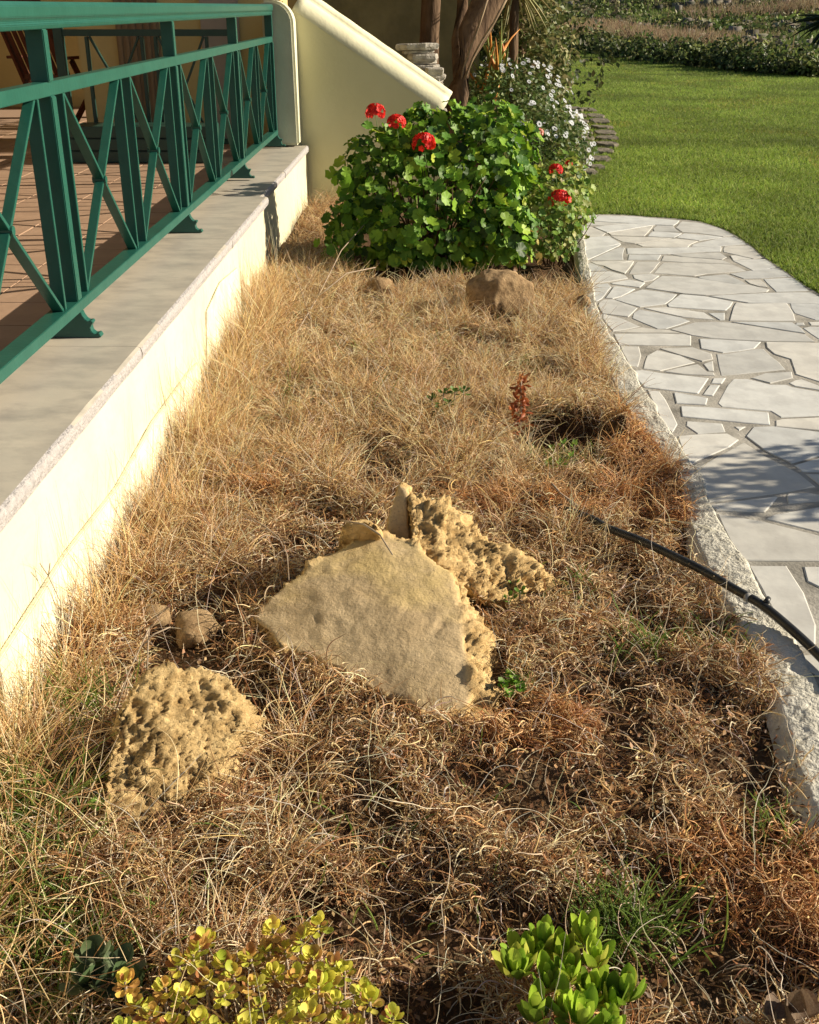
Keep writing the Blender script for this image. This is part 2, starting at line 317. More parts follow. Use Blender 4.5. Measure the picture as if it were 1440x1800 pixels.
# ------------------------------------------------------------------ path: mortar bed and flagstones
bm = bmesh.new(); pl = [Vector((p.x-.02, p.y, .002)) for p in path_left]+[Vector((.93, .2, .002))]
pr = [Vector((p.x, p.y, .002)) for p in path_right]
ring = pr+pl[::-1]
f = bm.faces.new([bm.verts.new(p) for p in ring])
r = bmesh.ops.extrude_face_region(bm, geom=[f]); bmesh.ops.translate(bm, verts=[v for v in r['geom'] if isinstance(v, bmesh.types.BMVert)], vec=(0, 0, -.08))
bmesh.ops.triangulate(bm, faces=bm.faces); bmesh.ops.recalc_face_normals(bm, faces=bm.faces)
me = bpy.data.meshes.new('path'); bm.to_mesh(me); bm.free(); path = link('path', me, mat=M['mortar']); tag(path, kind='structure')
STONES = """A150,105 A310,105 A240,170 A145,190
A310,105 A700,118 A1180,160 A1115,215 A900,205 A560,185 A240,165
A1185,165 B200,185 B400,240 B560,322 B430,330 B150,290 A1190,282 A1120,235
A145,190 A250,165 A560,187 A640,190 A380,215 A145,208
A250,225 A380,215 A640,190 A930,205 A400,290
A145,215 A250,225 A400,290 A370,322 A145,330
A400,290 A900,215 A810,325 A440,318
A920,208 A1115,215 A1120,235 A1180,278 A890,275 A880,245
A870,270 A1210,290 A1120,340 A820,325
A145,335 A430,320 A560,400 A370,445 A145,470
A430,322 A820,330 A1120,342 A700,402 A560,385
A145,470 A370,440 A560,405 A530,430 A200,580 A145,560
A210,580 A530,435 A600,445 A575,520 A590,575
A770,435 A700,405 A1120,345 B180,375 B90,410 B60,440 A1260,440
A1125,340 A1215,290 B400,325 B430,335 B180,372
B100,410 B430,335 B560,332 B690,410 B430,428 B80,435
A600,450 A1260,442 B420,430 B415,490 A1440,492 A1050,515 A605,512
B430,430 B710,420 B860,555 B750,565 B560,520 B420,490
A620,515 A990,518 A950,578 A610,575
A1050,515 B400,492 B480,545 B430,572 B0,540
A990,525 B0,540 B430,575 B540,618 B0,600 A960,585
B490,530 B560,522 B750,565 B520,578
B540,590 B520,575 B880,562 B1000,655 B740,690
A210,590 A590,580 A700,580 A380,640 A280,620
A200,600 A280,620 A430,690 A160,695
A350,635 A700,585 A600,725 A450,680
A710,590 A980,590 A870,715 A620,725
A990,600 B0,600 B540,620 B690,690 B260,720 B130,745 A1330,745 A1000,720 A880,715
A200,705 A440,690 A600,735 A640,770 A420,805 A200,830
A660,730 A870,715 A970,740 A900,790 A790,810 A680,770
A430,820 A640,780 A820,815 A760,870 A450,830
A200,835 A420,815 A460,860 A360,980 A290,1020 A220,960
A460,860 A500,850 A720,880 A560,960 A470,985 A380,975
A970,740 B0,750 B130,760 B560,830 B700,835 B930,890 B900,915 B250,950 B0,930 A790,870 A900,790
B150,750 B470,720 B700,830 B560,830 B180,770
B480,720 B700,690 B1010,660 B1160,750 B840,770 B640,775
B640,785 B830,780 B920,870 B800,855 B700,825
B840,775 B1165,755 B1350,900 B980,912
B250,955 B900,920 B1370,912 B1530,1010 B1600,1040 B690,1030
A470,990 A770,880 A1160,935 A1030,1040 A750,1075
A1160,935 B0,935 B240,955 B550,1015 B470,1110 A1040,1070 A1030,1040
B550,1020 B690,1035 B1110,1022 D1180,60 D1210,140 D480,138
B1120,1025 B1620,1045 D1640,130 D1400,130 D1170,55
A310,1020 A360,990 A470,985 A740,1080 A640,1180 A340,1140 A300,1060
A760,1080 A1030,1070 D0,15 D240,45 D370,130 D0,95 C1150,115
D250,50 D460,45 D460,130 D390,130
C520,60 C600,10 C1150,120 C1270,165 C960,265 C830,265 C500,130
C130,60 C400,130 C640,235 C260,300 C130,130
C260,305 C640,240 C820,270 C980,275 C1160,320 C640,315
C970,270 C1300,180 D300,145 D480,150 D1310,280 D1420,360 D850,350 D300,320 D100,290
D490,145 D1170,150 D1260,210 D1320,275
C260,325 C820,320 C1180,330 C1270,350 C1280,480 C330,465
D160,320 D300,325 D850,355 D770,430 D430,478 D180,430
C340,475 C620,480 C640,600 C610,750 C470,740 C430,640
C690,600 C820,525 C1140,600 C1340,690 C880,800 C630,770
C820,510 C1290,490 D320,480 D340,540 D210,570 C1160,610
C880,805 C1340,700 D170,590 D260,670 D340,680 D350,715 D0,700
D200,590 D330,550 D350,670 D270,665
D340,480 D480,480 D770,430 D860,430 D1110,650 D780,680 D390,720 D370,600
C500,790 C640,780 C880,820 D0,705 D300,735 D180,910 C650,1005 C540,870
D310,735 D480,730 D430,805 D280,795
D270,805 D420,810 D340,935 D200,915
D700,740 D860,685 D1170,665 D1180,740 D930,800
D860,355 D1500,370 D1500,800 D1180,700 D1140,540 D960,490 D880,420
D1110,790 D1180,755 D1260,745 D1500,830 D1500,880 D1170,825
D430,870 D520,740 D690,740 D930,805 D1110,800 D1170,830 D1500,885 D1500,1140 D1030,1160 D930,1085 D400,1045 D360,1000
C670,1020 C880,1050 C1000,1250 C1110,1470 C1030,1590 C890,1450 C760,1180
C1010,1060 C1080,1065 D180,930 D280,950 D270,1030 D0,1010 C1060,1210
C1100,1230 D280,1040 D380,1050 D930,1095 D950,1240 D0,1150 C1130,1370
D960,1180 D1040,1165 D1500,1140 D1500,1300 D960,1250
D20,1180 D440,1210 D480,1310 D150,1335 D20,1240
D510,1240 D710,1240 D600,1305
E760,130 E830,40 E1020,35 E1500,90 E1500,300 E1190,385 E950,270
E140,120 E620,95 E740,160 E640,230 E350,350 E270,410 E190,250
E280,430 E440,350 E640,240 E760,165 E950,300 E1270,460 E1440,590 E1130,640 E430,740 E350,560
E1190,385 E1500,300 E1500,460 E1280,455
E1290,460 E1500,462 E1500,620
E430,745 E1050,660 E1080,680 E1000,780 E960,820 E500,810
E1130,660 E1150,640 E1340,630 E1500,660 E1500,720 E1140,750
E920,875 E1020,830 E1500,745 E1500,1020
E490,815 E920,890 E1500,1030 E1500,1265 E740,1262 E620,1070
F420,300 F880,300 F1060,600 F1190,940 F1200,1180 F940,1180 F690,770
F1000,310 F1400,310 F1400,600 F1200,550 F1060,480
F940,1235 F1100,1240 F1400,1200 F1400,1700 F1200,1490 F1010,1370
F1230,700 F1400,660 F1400,1150 F1260,1170
D1340,192 D1560,197 D1560,335 D1430,332 D1250,207
D1190,152 D1285,152 D1310,188 D1170,185
D1310,145 D1640,135 D1640,190 D1345,186
D1430,338 D1600,340 D1600,362 D1440,362"""
ORG = dict(A=(1000, 360, 6), B=(1200, 360, 6), C=(1040, 540, 7.2), D=(1200, 540, 6), E=(1160, 740, 5.143), F=(1240, 940, 6))
def area2(P): return sum(P[i][0]*P[(i+1) % len(P)][1]-P[(i+1) % len(P)][0]*P[i][1] for i in range(len(P)))/2
def inset(P, d):
    if area2(P) < 0: P = P[::-1]
    n = len(P); out = []
    for i in range(n):
        a, b, c = P[i-1], P[i], P[(i+1) % n]
        e1 = (b-a).normalized(); e2 = (c-b).normalized(); n1 = Vector((-e1.y, e1.x)); n2 = Vector((-e2.y, e2.x))
        k = 1+n1.dot(n2); m = (n1+n2)/max(k, .35); out.append(b+m*d)
    if area2(out) < .15*area2(P):
        c = sum(P, Vector((0, 0)))/n; out = [c+(p-c)*.8 for p in P]
    return out
def flagstone(P, gap, parent=path):
    P = inset([Vector((p[0], p[1])) for p in P], gap)
    Q = []
    for i in range(len(P)):
        a, b = P[i], P[(i+1) % len(P)]; L = (b-a).length; k = max(1, min(6, int(L/.09)))
        nrm = Vector((-(b-a).y, (b-a).x)).normalized() if L > 1e-6 else Vector((0, 0))
        for j in range(k):
            t = j/k; q = a.lerp(b, t)
            if 0 < j: q = q+nrm*random.uniform(-.0035, .0035)
            elif L > .05:
                prev = P[i-1]; q = q+((b-a).normalized()+(prev-a).normalized())*.004
            Q.append(q)
    Qi = inset(Q, .004); n = len(Q)
    if len(Qi) != n or area2(Q) < 0: Q = Q[::-1]; Qi = inset(Q, .004)
    c = sum(Q, Vector((0, 0)))/n; z = .0050+random.uniform(-.0008, .0012); tx, ty = random.uniform(-.003, .003), random.uniform(-.003, .003)
    zz = lambda q: z+tx*(q.x-c.x)+ty*(q.y-c.y)
    V = [(q.x-c.x, q.y-c.y, -.01) for q in Q]+[(q.x-c.x, q.y-c.y, zz(q)-.0022) for q in Q]+[(q.x-c.x, q.y-c.y, zz(q)) for q in Qi]
    Fc = [[i, (i+1) % n, n+(i+1) % n, n+i] for i in range(n)]+[[n+i, n+(i+1) % n, 2*n+(i+1) % n, 2*n+i] for i in range(n)]+[[2*n+i for i in range(n)]]
    me = mesh('flagstone', V, Fc)
    t = me.attributes.new('tint', 'FLOAT_COLOR', 'POINT'); 
    g0 = random.uniform(.82, 1.06); wv = random.uniform(-.02, .03); col = (g0+wv, g0, g0-wv*1.5, 1)
    t.data.foreach_set('color', list(col)*len(V))
    o = link('flagstone', me, parent, M['flagt']); o.location = (c.x, c.y, 0); return o
M['flagt'] = mat('pale_marble', (.72, .71, .67), (.63, .625, .595), 3.4, rough=.45, bump=.25, bscale=22, spec=.35, var2=(.54, .53, .50), scale2=9, bdist=.006, tint=True)
for line in STONES.split('\n'):
    P = []
    for tok in line.split():
        ox, oy, s = ORG[tok[0]]; a, b = tok[1:].split(','); q = atZ(ox+float(a)/s, oy+float(b)/s, .008); P.append((q.x, q.y))
    c = sum(p[1] for p in P)/len(P)
    flagstone(P, .0032 if c > 4.5 else .0042)
# flagstones of the same path outside the frame (Voronoi cells)
def clip_half(P, m, nrm):
    out = []
    for i in range(len(P)):
        a, b = P[i], P[(i+1) % len(P)]; da = (a-m).dot(nrm); db = (b-m).dot(nrm)
        if da <= 0: out.append(a)
        if da*db < 0: out.append(a.lerp(b, da/(da-db)))
    return out
seeds = [Vector((x+random.uniform(-.16, .16), y+random.uniform(-.13, .13))) for x in np.arange(.7, 3.4, .42) for y in np.arange(.2, 5.6, .36)]
fr = interp_line([atZ(1500, y) for y in (540, 600, 700, 800, 900, 1000, 1100, 1200, 1300, 1500, 1700)])
for s in seeds:
    if s.x < max(fr(s.y), pathL(s.y))+.16 or s.x > np.interp(s.y, [.2, 2, 3.2, 4.2, 5.0, 6], [3.1, 3.1, 3.05, 2.95, 2.75, 2.3])-.12: continue
    P = [s+Vector(v) for v in ((-.6, -.6), (.6, -.6), (.6, .6), (-.6, .6))]
    for t in seeds:
        if t is not s and (t-s).length < 1.2: P = clip_half(P, (s+t)/2, (t-s).normalized())
    xr = np.interp(s.y, [.2, 2, 3.2, 4.2, 5.0, 6], [3.1, 3.1, 3.05, 2.95, 2.75, 2.3])-.02
    P = clip_half(P, Vector((xr, 0)), Vector((1, 0))); P = clip_half(P, Vector((max(fr(s.y), pathL(s.y))+.02, 0)), Vector((-1, 0)))
    if len(P) > 2 and abs(area2(P)) > .01: flagstone(P, .008)

# kerb: rough cement margin
ny, nx = 1000, 26
yy = np.concatenate([np.linspace(.45, 3.4, 640), np.linspace(3.405, 7.9, 360)]); u = np.linspace(0, 1, nx)
Yk, U = np.meshgrid(yy, u, indexing='ij')
xl = bedR(Yk)-.02; xr = pathL(Yk)+.018
Xk = xl+(xr-xl)*U+.010*(fbm(Yk, U, 14, 2, 3)-.5)*(U > .9)
prof = np.interp(U, [0, .25, .6, .9, .965, 1], [-.04, -.004, .006, .010, .010, .003])
Zk = prof+.010*(fbm(Xk, Yk, 9, 7, 3)-.5)+.006*(fbm(Xk, Yk, 75, 7, 2)-.5)*(U < .97)
Xk = Xk+.03*(fbm(Xk, Yk, 5, 31, 3)-.5)*U
V = np.stack([Xk.ravel(), Yk.ravel(), Zk.ravel()], 1)
kerb = link('kerb', fast_mesh('kerb', V, grid_faces(ny, nx), False), mat=M['kerb']); tag(kerb, kind='structure')

# ------------------------------------------------------------------ terrace: retaining wall, slabs, floor
LZ = .48
wall = thing('retaining_wall', 'cream plastered retaining wall under the marble ledge', 'wall', (-.93, 4, 0))
def wobj(mb, name, m, **k):
    o = mb.build(name, m, None, **k); o.parent = wall; o.matrix_parent_inverse = Matrix.Translation((.93, -4, 0)); return o
def wall_sheet(y0, y1, off, z1, name, m, x_in=-1.6, res=.02):
    """a solid wall block whose +X face is a fine grid with trowelled unevenness"""
    ny = max(2, int((y1-y0)/res)); nz = max(2, int((z1+.15)/res))
    yy = np.linspace(y0, y1, ny); zz = np.linspace(-.15, z1, nz); Y2, Z2 = np.meshgrid(yy, zz, indexing='ij')
    X2 = wallX(Y2)+off+.006*(fbm(Y2, Z2, 2.2, 3+off*50, 3)-.5)+.003*(fbm(Y2, Z2, 12, 1, 2)-.5)
    V = list(np.stack([X2.ravel(), Y2.ravel(), Z2.ravel()], 1)); Fq = [tuple(f) for f in grid_faces(ny, nz)]
    b = len(V); V += [(x_in, y0, -.15), (x_in, y1, -.15), (x_in, y1, z1), (x_in, y0, z1)]
    e0 = [j for j in range(nz)]; e1 = [(ny-1)*nz+j for j in range(nz)]; tp = [i*nz+nz-1 for i in range(ny)]
    Fq += [tuple([b, b+3]+e0[::-1]), tuple([b+1]+e1+[b+2]), tuple([b+3, b+2]+tp[::-1])]
    o = link(name, mesh(name, V, Fq), wall, m); o.matrix_parent_inverse = Matrix.Translation((.93, -4, 0)); return o
wall_sheet(.3, 6.42, 0, LZ-.05, 'wall_face', M['wall'])
wall_sheet(6.424, 9.15, -.045, LZ-.06, 'recessed_wall_face', M['wall'])
# old plaster patches standing a little proud
def patch(pts, d=.010, name='plaster_patch'):
    mb = MB(); P = [Vector((wallX(y)+.001, y, z)) for y, z in pts]; mb.prism(P, (d, 0, 0)); return wobj(mb, name, M['stain'], bevel=.003)
patch([(2.0, -.1), (4.28, -.1), (4.29, .06), (4.27, .16), (4.1, .175), (3.5, .19), (3.0, .16), (2.5, .19), (2.0, .18)], .016)
patch([(4.5, -.1), (5.4, -.1), (5.42, .2), (5.36, .31), (4.9, .345), (4.55, .30), (4.47, .1)], .006)
# marble coping slabs
ledge = thing('marble_ledge', 'grey marble coping ledge with a pale rough nosing on the terrace wall', 'ledge', (-1.1, 4, LZ))
def slab(y0, y1, dz=0.0, out=0.0):
    mb = MB(); n = 14; pts = []
    xe = lambda y: wallX(y)+.022+out
    prof = [(-1.30, -.052), (-1.30, 0), (0, 0, -.014), (0, -.005, -.004), (0, -.022, 0), (0, -.044, -.003), (0, -.052, -.012)]
    ys = np.linspace(y0, y1, n); V = []; 
    for y in ys:
        for p in prof:
            jx = random.uniform(-.0015, .0015) if len(p) == 3 else 0
            x = p[0] if len(p) == 2 else xe(y)+p[2]+jx; V.append((x, y, LZ+dz+p[1]))
    k = len(prof); Fc = []
    for i in range(n-1):
        for j in range(k): Fc.append([i*k+j, i*k+(j+1) % k, (i+1)*k+(j+1) % k, (i+1)*k+j])
    Fc += [list(range(k)), list(range((n-1)*k, n*k))[::-1]]
    me = mesh('marble_slab', V, Fc); bm = bmesh.new(); bm.from_mesh(me); bmesh.ops.recalc_face_normals(bm, faces=bm.faces); bm.to_mesh(me); bm.free()
    me.materials.append(M['marble']); me.materials.append(M['nosing'])
    for p in me.polygons:
        if p.center.x > -1.0 and abs(p.normal.z) < .9 and abs(p.normal.y) < .9: p.material_index = 1
    o = link('marble_slab', me, ledge); o.matrix_parent_inverse = Matrix.Translation((1.1, -4, -LZ)); return o
slab(.3, 1.52); slab(1.527, 3.40, .0015); slab(3.407, 5.20); slab(5.207, 6.46, -.001); slab(6.464, 7.6, -.012, -.045); slab(7.604, 9.12, -.012, -.043)
# terrace floor
floor = link('floor', MB().box((-6.2, 8, .30), (9.78, 16, .29)).build('tmp', M['grout']).data); bpy.data.objects.remove(bpy.data.objects['tmp'])
tag(floor, kind='structure')
tme = MB().box((0, 0, .0), (.325, .325, .02)).build('tmp', M['tile'], bevel=.002).data; bpy.data.objects.remove(bpy.data.objects['tmp'])
for i in range(8):
    for j in range(33):
        y = .6+j*.33
        if i > 5 and y < 4: continue
        o = link('floor_tile', tme, floor); o.location = (-1.31-.165-i*.33, y, .447+random.uniform(0, .0015))

# ------------------------------------------------------------------ green railing
RX = -1.145
railing = thing('railing', 'green painted metal railing with crossed bars along the marble ledge', 'railing', (RX, 5, LZ))
def robj(mb, name, m=None, bevel=.002, par=None):
    o = mb.build(name, m or M['green'], None, bevel=bevel); o.parent = par or railing
    o.matrix_parent_inverse = Matrix.Translation((-RX, -5, -LZ)); return o
Y0, Y1 = 1.0, 8.96
posts = [1.68, 3.52, 5.36, 7.19, 8.93]
ZB, ZM, ZT = LZ+.105, LZ+.772, LZ+.950     # bottom rail, middle rail (centres), underside of the hand rail
prof = [(-.030, ZT-.012), (.026, ZT-.012), (.031, ZT+.001), (.027, ZT+.009), (.031, ZT+.017), (.036, ZT+.022), (.038, ZT+.050), (.030, ZT+.062), (-.030, ZT+.062), (-.038, ZT+.050), (-.036, ZT+.022), (-.031, ZT+.010)]
robj(MB().prism([Vector((RX+x, Y0, z)) for x, z in prof], (0, Y1-Y0, 0)), 'hand_rail')
robj(MB().box((RX, (Y0+Y1)/2, ZM), (.046, Y1-Y0, .040)), 'middle_rail')
robj(MB().box((RX, (Y0+Y1)/2, ZB), (.062, Y1-Y0, .036)), 'bottom_rail')
bz0, bz1 = ZB+.018, ZM-.020
pm = MB().box((0, 0, 0), (.058, .046, ZM-.02-bz0)).build('tmp', M['green'], bevel=.003).data; bpy.data.objects.remove(bpy.data.objects['tmp'])
pu = MB().box((0, 0, 0), (.056, .044, ZT-.012-(ZM+.02))).build('tmp', M['green'], bevel=.003).data; bpy.data.objects.remove(bpy.data.objects['tmp'])
bme = MB().box((0, 0, 0), (.040, .016, bz1-bz0)).build('tmp', M['green'], bevel=.0015).data; bpy.data.objects.remove(bpy.data.objects['tmp'])
def inst(name, me, loc, par=railing, org=(RX, 5, LZ)):
    o = link(name, me, par); o.location = loc; o.matrix_parent_inverse = Matrix.Translation((-org[0], -org[1], -org[2])); return o
# foot with scroll brackets (profile in X-Z, extruded along Y)
def scroll_profile():
    h = LZ+.002; top = ZB-.018; P = [(.030, top)]
    P += [(.034, top-.012), (.041, top-.024), (.050, top-.031), (.062, top-.029), (.066, top-.036), (.060, top-.043)]
    P += [(.055, top-.052), (.058, top-.066), (.068, top-.074), (.082, top-.071), (.087, h+.004), (.087, h)]
    R_ = P; L_ = [(-x, z) for x, z in P[::-1]]
    return R_+L_
fp = scroll_profile()
for y in posts:
    inst('post', pm, (RX, y, (bz0+bz1)/2)); inst('upper_post', pu, (RX, y, (ZM+.02+ZT-.012)/2))
    robj(MB().prism([Vector((RX+x, y-.018, z)) for x, z in fp], (0, .036, 0)), 'foot', bevel=.0015)
def xpanel(a, b):
    zc = (bz0+bz1)/2
    for s, dx in ((1, .008), (-1, -.008)):
        z0, z1 = (bz0, bz1) if s > 0 else (bz1, bz0)
        robj(MB().bar((RX+dx*0, a, z0), (RX+dx*0, b, z1), .034-.003*(s > 0), .013, Vector((1, 0, 0))), 'diagonal_bar', bevel=.001)
    robj(MB().tube([(RX-.024, (a+b)/2, zc), (RX+.024, (a+b)/2, zc)], .014, 10), 'ring', bevel=0)
allp = [Y0-.15]+posts
for a, b in zip([-.16]+posts[:-1], posts):
    m_ = (a+b)/2
    for q in (a+.125, m_-.07, m_+.07, b-.125):
        if q > Y0: inst('bar', bme, (RX, q, (bz0+bz1)/2))
    for p, q in ((a+.14, m_-.085), (m_+.085, b-.14)):
        if p > Y0-.3 and q > Y0: xpanel(max(p, Y0), q)
# far railing across the terrace
fr_ = thing('railing', 'green railing across the far end of the terrace, coloured dark for shade', 'railing', (-2, 8.55, LZ))
def fobj(mb, name):
    o = mb.build(name, M['greendk'], None, bevel=.0015); o.parent = fr_; o.matrix_parent_inverse = Matrix.Translation((2, -8.55, -LZ)); return o
fobj(MB().box((-1.98, 8.55, 1.305), (1.22, .04, .045)), 'middle_rail'); fobj(MB().box((-1.98, 8.55, 1.43), (1.22, .05, .05)), 'hand_rail'); fobj(MB().box((-1.98, 8.55, .56), (1.22, .05, .04)), 'bottom_rail')
for x in (-2.62, -1.36): fobj(MB().box((x, 8.55, .955), (.065, .06, 1.0)), 'post')
for x in (-2.42, -2.02, -1.92, -1.55): fobj(MB().box((x, 8.55, .93), (.022, .04, .70)), 'bar')
for a, b in ((-2.40, -2.04), (-1.90, -1.57)):
    fobj(MB().bar((a, 8.55, .585), (b, 8.55, 1.28), .03, .014, Vector((0, 1, 0))), 'diagonal_bar'); fobj(MB().bar((a, 8.552, 1.28), (b, 8.552, .585), .033, .014, Vector((0, 1, 0))), 'diagonal_bar')
# planter trough behind it
pt = thing('planter', 'low dark green planter trough on the terrace tiles behind the far posts', 'planter', (-1.98, 8.25, .458))
def ptb(mb, name, m): 
    o = mb.build(name, m, None, bevel=.004); o.parent = pt; o.matrix_parent_inverse = Matrix.Translation((1.98, -8.25, -.458)); return o
for k in range(3): ptb(MB().box((-1.98, 8.10, .50+k*.085), (1.05, .03, .075)), 'board', M['greendk'])
ptb(MB().box((-1.98, 8.27, .585), (1.0, .3, .24)), 'trough', M['greendk'])

# ------------------------------------------------------------------ house behind the terrace
hs = thing('house', 'yellow plastered house wall at the back of the terrace', 'house', (-4, 11, .45))
def hb(mb, name, m, **k):
    o = mb.build(name, m, None, **k); o.parent = hs; o.matrix_parent_inverse = Matrix.Translation((4, -11, -.45)); return o
hb(MB().box((-1.90, 9.55, 1.9), (1.62, .5, 3.0)), 'wall', M['housewall'], bevel=.01)
hb(MB().box((-5.4, 13.2, 1.9), (8.2, .3, 3.0)), 'wall', M['housewall'])
hb(MB().box((-9.3, 7, 1.9), (.3, 12.5, 3.0)), 'wall', M['housewall'])
hb(MB().box((-5.2, 7.6, 3.45), (8.2, 12, .12)), 'shade_roof', M['coping'])  # unseen porch slab, added to keep sky light off the terrace
hb(MB().box((-1.57, 9.285, 1.35), (.30, .03, 1.8)), 'door', M['greypanel'], bevel=.004)
sh = hb(MB().box((-2.22, 9.288, 1.35), (.34, .024, 1.8)), 'shutter', M['shutter'], bevel=.003)
for k in range(6):
    o = MB().box((-2.22-.14+k*.056, 9.27, 1.35), (.03, .012, 1.7)).build('slat', M['shutter'], None, bevel=.002); o.parent = sh

# wooden folding chairs
def chair(x, y, rz, label):
    t = thing('wooden_chair', label, 'chair', (0, 0, 0), 'wooden chairs on the terrace')
    W = M['wood']; b = lambda mb, nm: mb.build(nm, W, t, bevel=.003)
    for s in (-.26, .26):
        b(MB().bar((s, -.28, 0), (s, .12, .62), .028, .045), 'leg'); b(MB().bar((s*.9, .30, 0), (s*.9, -.22, .44), .028, .045), 'leg')
        b(MB().bar((s*.86, .10, .40), (s*.86, .42, 1.08), .03, .05), 'back_post'); b(MB().box((s*1.06, -.04, .64), (.06, .52, .022)), 'armrest')
    for k in range(7):
        xx = -.18+k*.06; b(MB().bar((xx, .14, .50), (xx, .40, 1.02), .042, .014), 'back_slat')
    b(MB().bar((-.24, .41, 1.05), (.24, .41, 1.05), .05, .03, Vector((0, 0, 1))), 'top_rail'); b(MB().bar((-.24, .14, .49), (.24, .14, .49), .045, .03, Vector((0, 0, 1))), 'lower_rail')
    for k in range(6): b(MB().box((0, -.22+k*.065, .445-.004*k), (.46, .05, .018)), 'seat_slat')
    t.location = (x, y, .458); t.rotation_euler = (0, 0, rz); return t
chair(-3.05, 9.75, R(160), 'dark wooden folding chair seen between the first two railing posts')
chair(-3.95, 9.9, R(205), 'dark wooden folding chair at the left edge, left of the first railing post')

# ------------------------------------------------------------------ pillar and stair parapet
pi = thing('pillar', 'pale plastered pillar with rounded top at the end of the green railing', 'pillar', (-1.05, 9.1, LZ))
P = [(-1.20, LZ+.0), (-.955, LZ+.0), (-.965, 1.36)]+[(-.965-.16*(1-math.cos(a)), 1.36+.16*math.sin(a)) for a in np.linspace(.2, math.pi/2, 7)]+[(-1.20, 1.52)]
o = MB().prism([Vector((x, 8.99, z)) for x, z in P], (0, .207, 0)).build('shaft', M['pillar'], None, bevel=.018); o.parent = pi; o.matrix_parent_inverse = Matrix.Translation((1.05, -9.1, -LZ))
st = thing('stair_parapet', 'pale yellow sloping stair parapet wall with a rounded sunlit coping', 'wall', (-.3, 9.3, 0))
def sb(mb, name, m, **k):
    o = mb.build(name, m, None, **k); o.parent = st; o.matrix_parent_inverse = Matrix.Translation((.3, -9.3, 0)); return o
TL = atY(540, 34, 9.2); TR = atY(770, 193, 9.2)      # lower edge of the rounded band
sl_ = (TR.z-TL.z)/(TR.x-TL.x)
xa, xb = -.99, TR.x+.03; za = TL.z+(xa-TL.x)*sl_; zb = TL.z+(xb-TL.x)*sl_
ext = -.55
sb(MB().prism([Vector((xa, 9.2, -.2)), Vector((xb, 9.2, -.2)), Vector((xb, 9.2, zb)), Vector((xa, 9.2, za))], (0, .34, 0)), 'wall', M['stairwall'])
# rounded coping: profile in the plane across the slope, swept along it
ds = Vector((xb-xa, 0, zb-za)); dn = Vector((-ds.z, 0, ds.x)).normalized()
S0 = Vector((xa, 0, za)); N = 12; prof = []
for i in range(N+1):
    a = i/N*math.pi/2; prof.append((9.2+.12*(1-math.cos(a))-.002, .115*math.sin(a)))
prof += [(9.322, .113), (9.328, .135), (9.345, .155), (9.40, .165), (9.50, .165), (9.53, .15), (9.54, .13), (9.545, 0)]
V = []; K = 24
for k in range(K+1):
    base = S0+ds*(k/K)
    for y, h in prof: V.append(Vector((base.x, y, base.z))+dn*(h+(.0012*math.sin(k*1.7+y*30))))
n = len(prof); Fc = [[k*n+j, (k+1)*n+j, (k+1)*n+j+1, k*n+j+1] for k in range(K) for j in range(n-1)]+[list(range(n)), [K*n+j for j in range(n)][::-1]]
me = mesh('coping', V, Fc, True); bm = bmesh.new(); bm.from_mesh(me); bmesh.ops.recalc_face_normals(bm, faces=bm.faces); bm.to_mesh(me); bm.free()
me.polygons.foreach_set('use_smooth', [True]*len(me.polygons)); o = link('coping', me, st, M['coping']); o.matrix_parent_inverse = Matrix.Translation((.3, -9.3, 0))

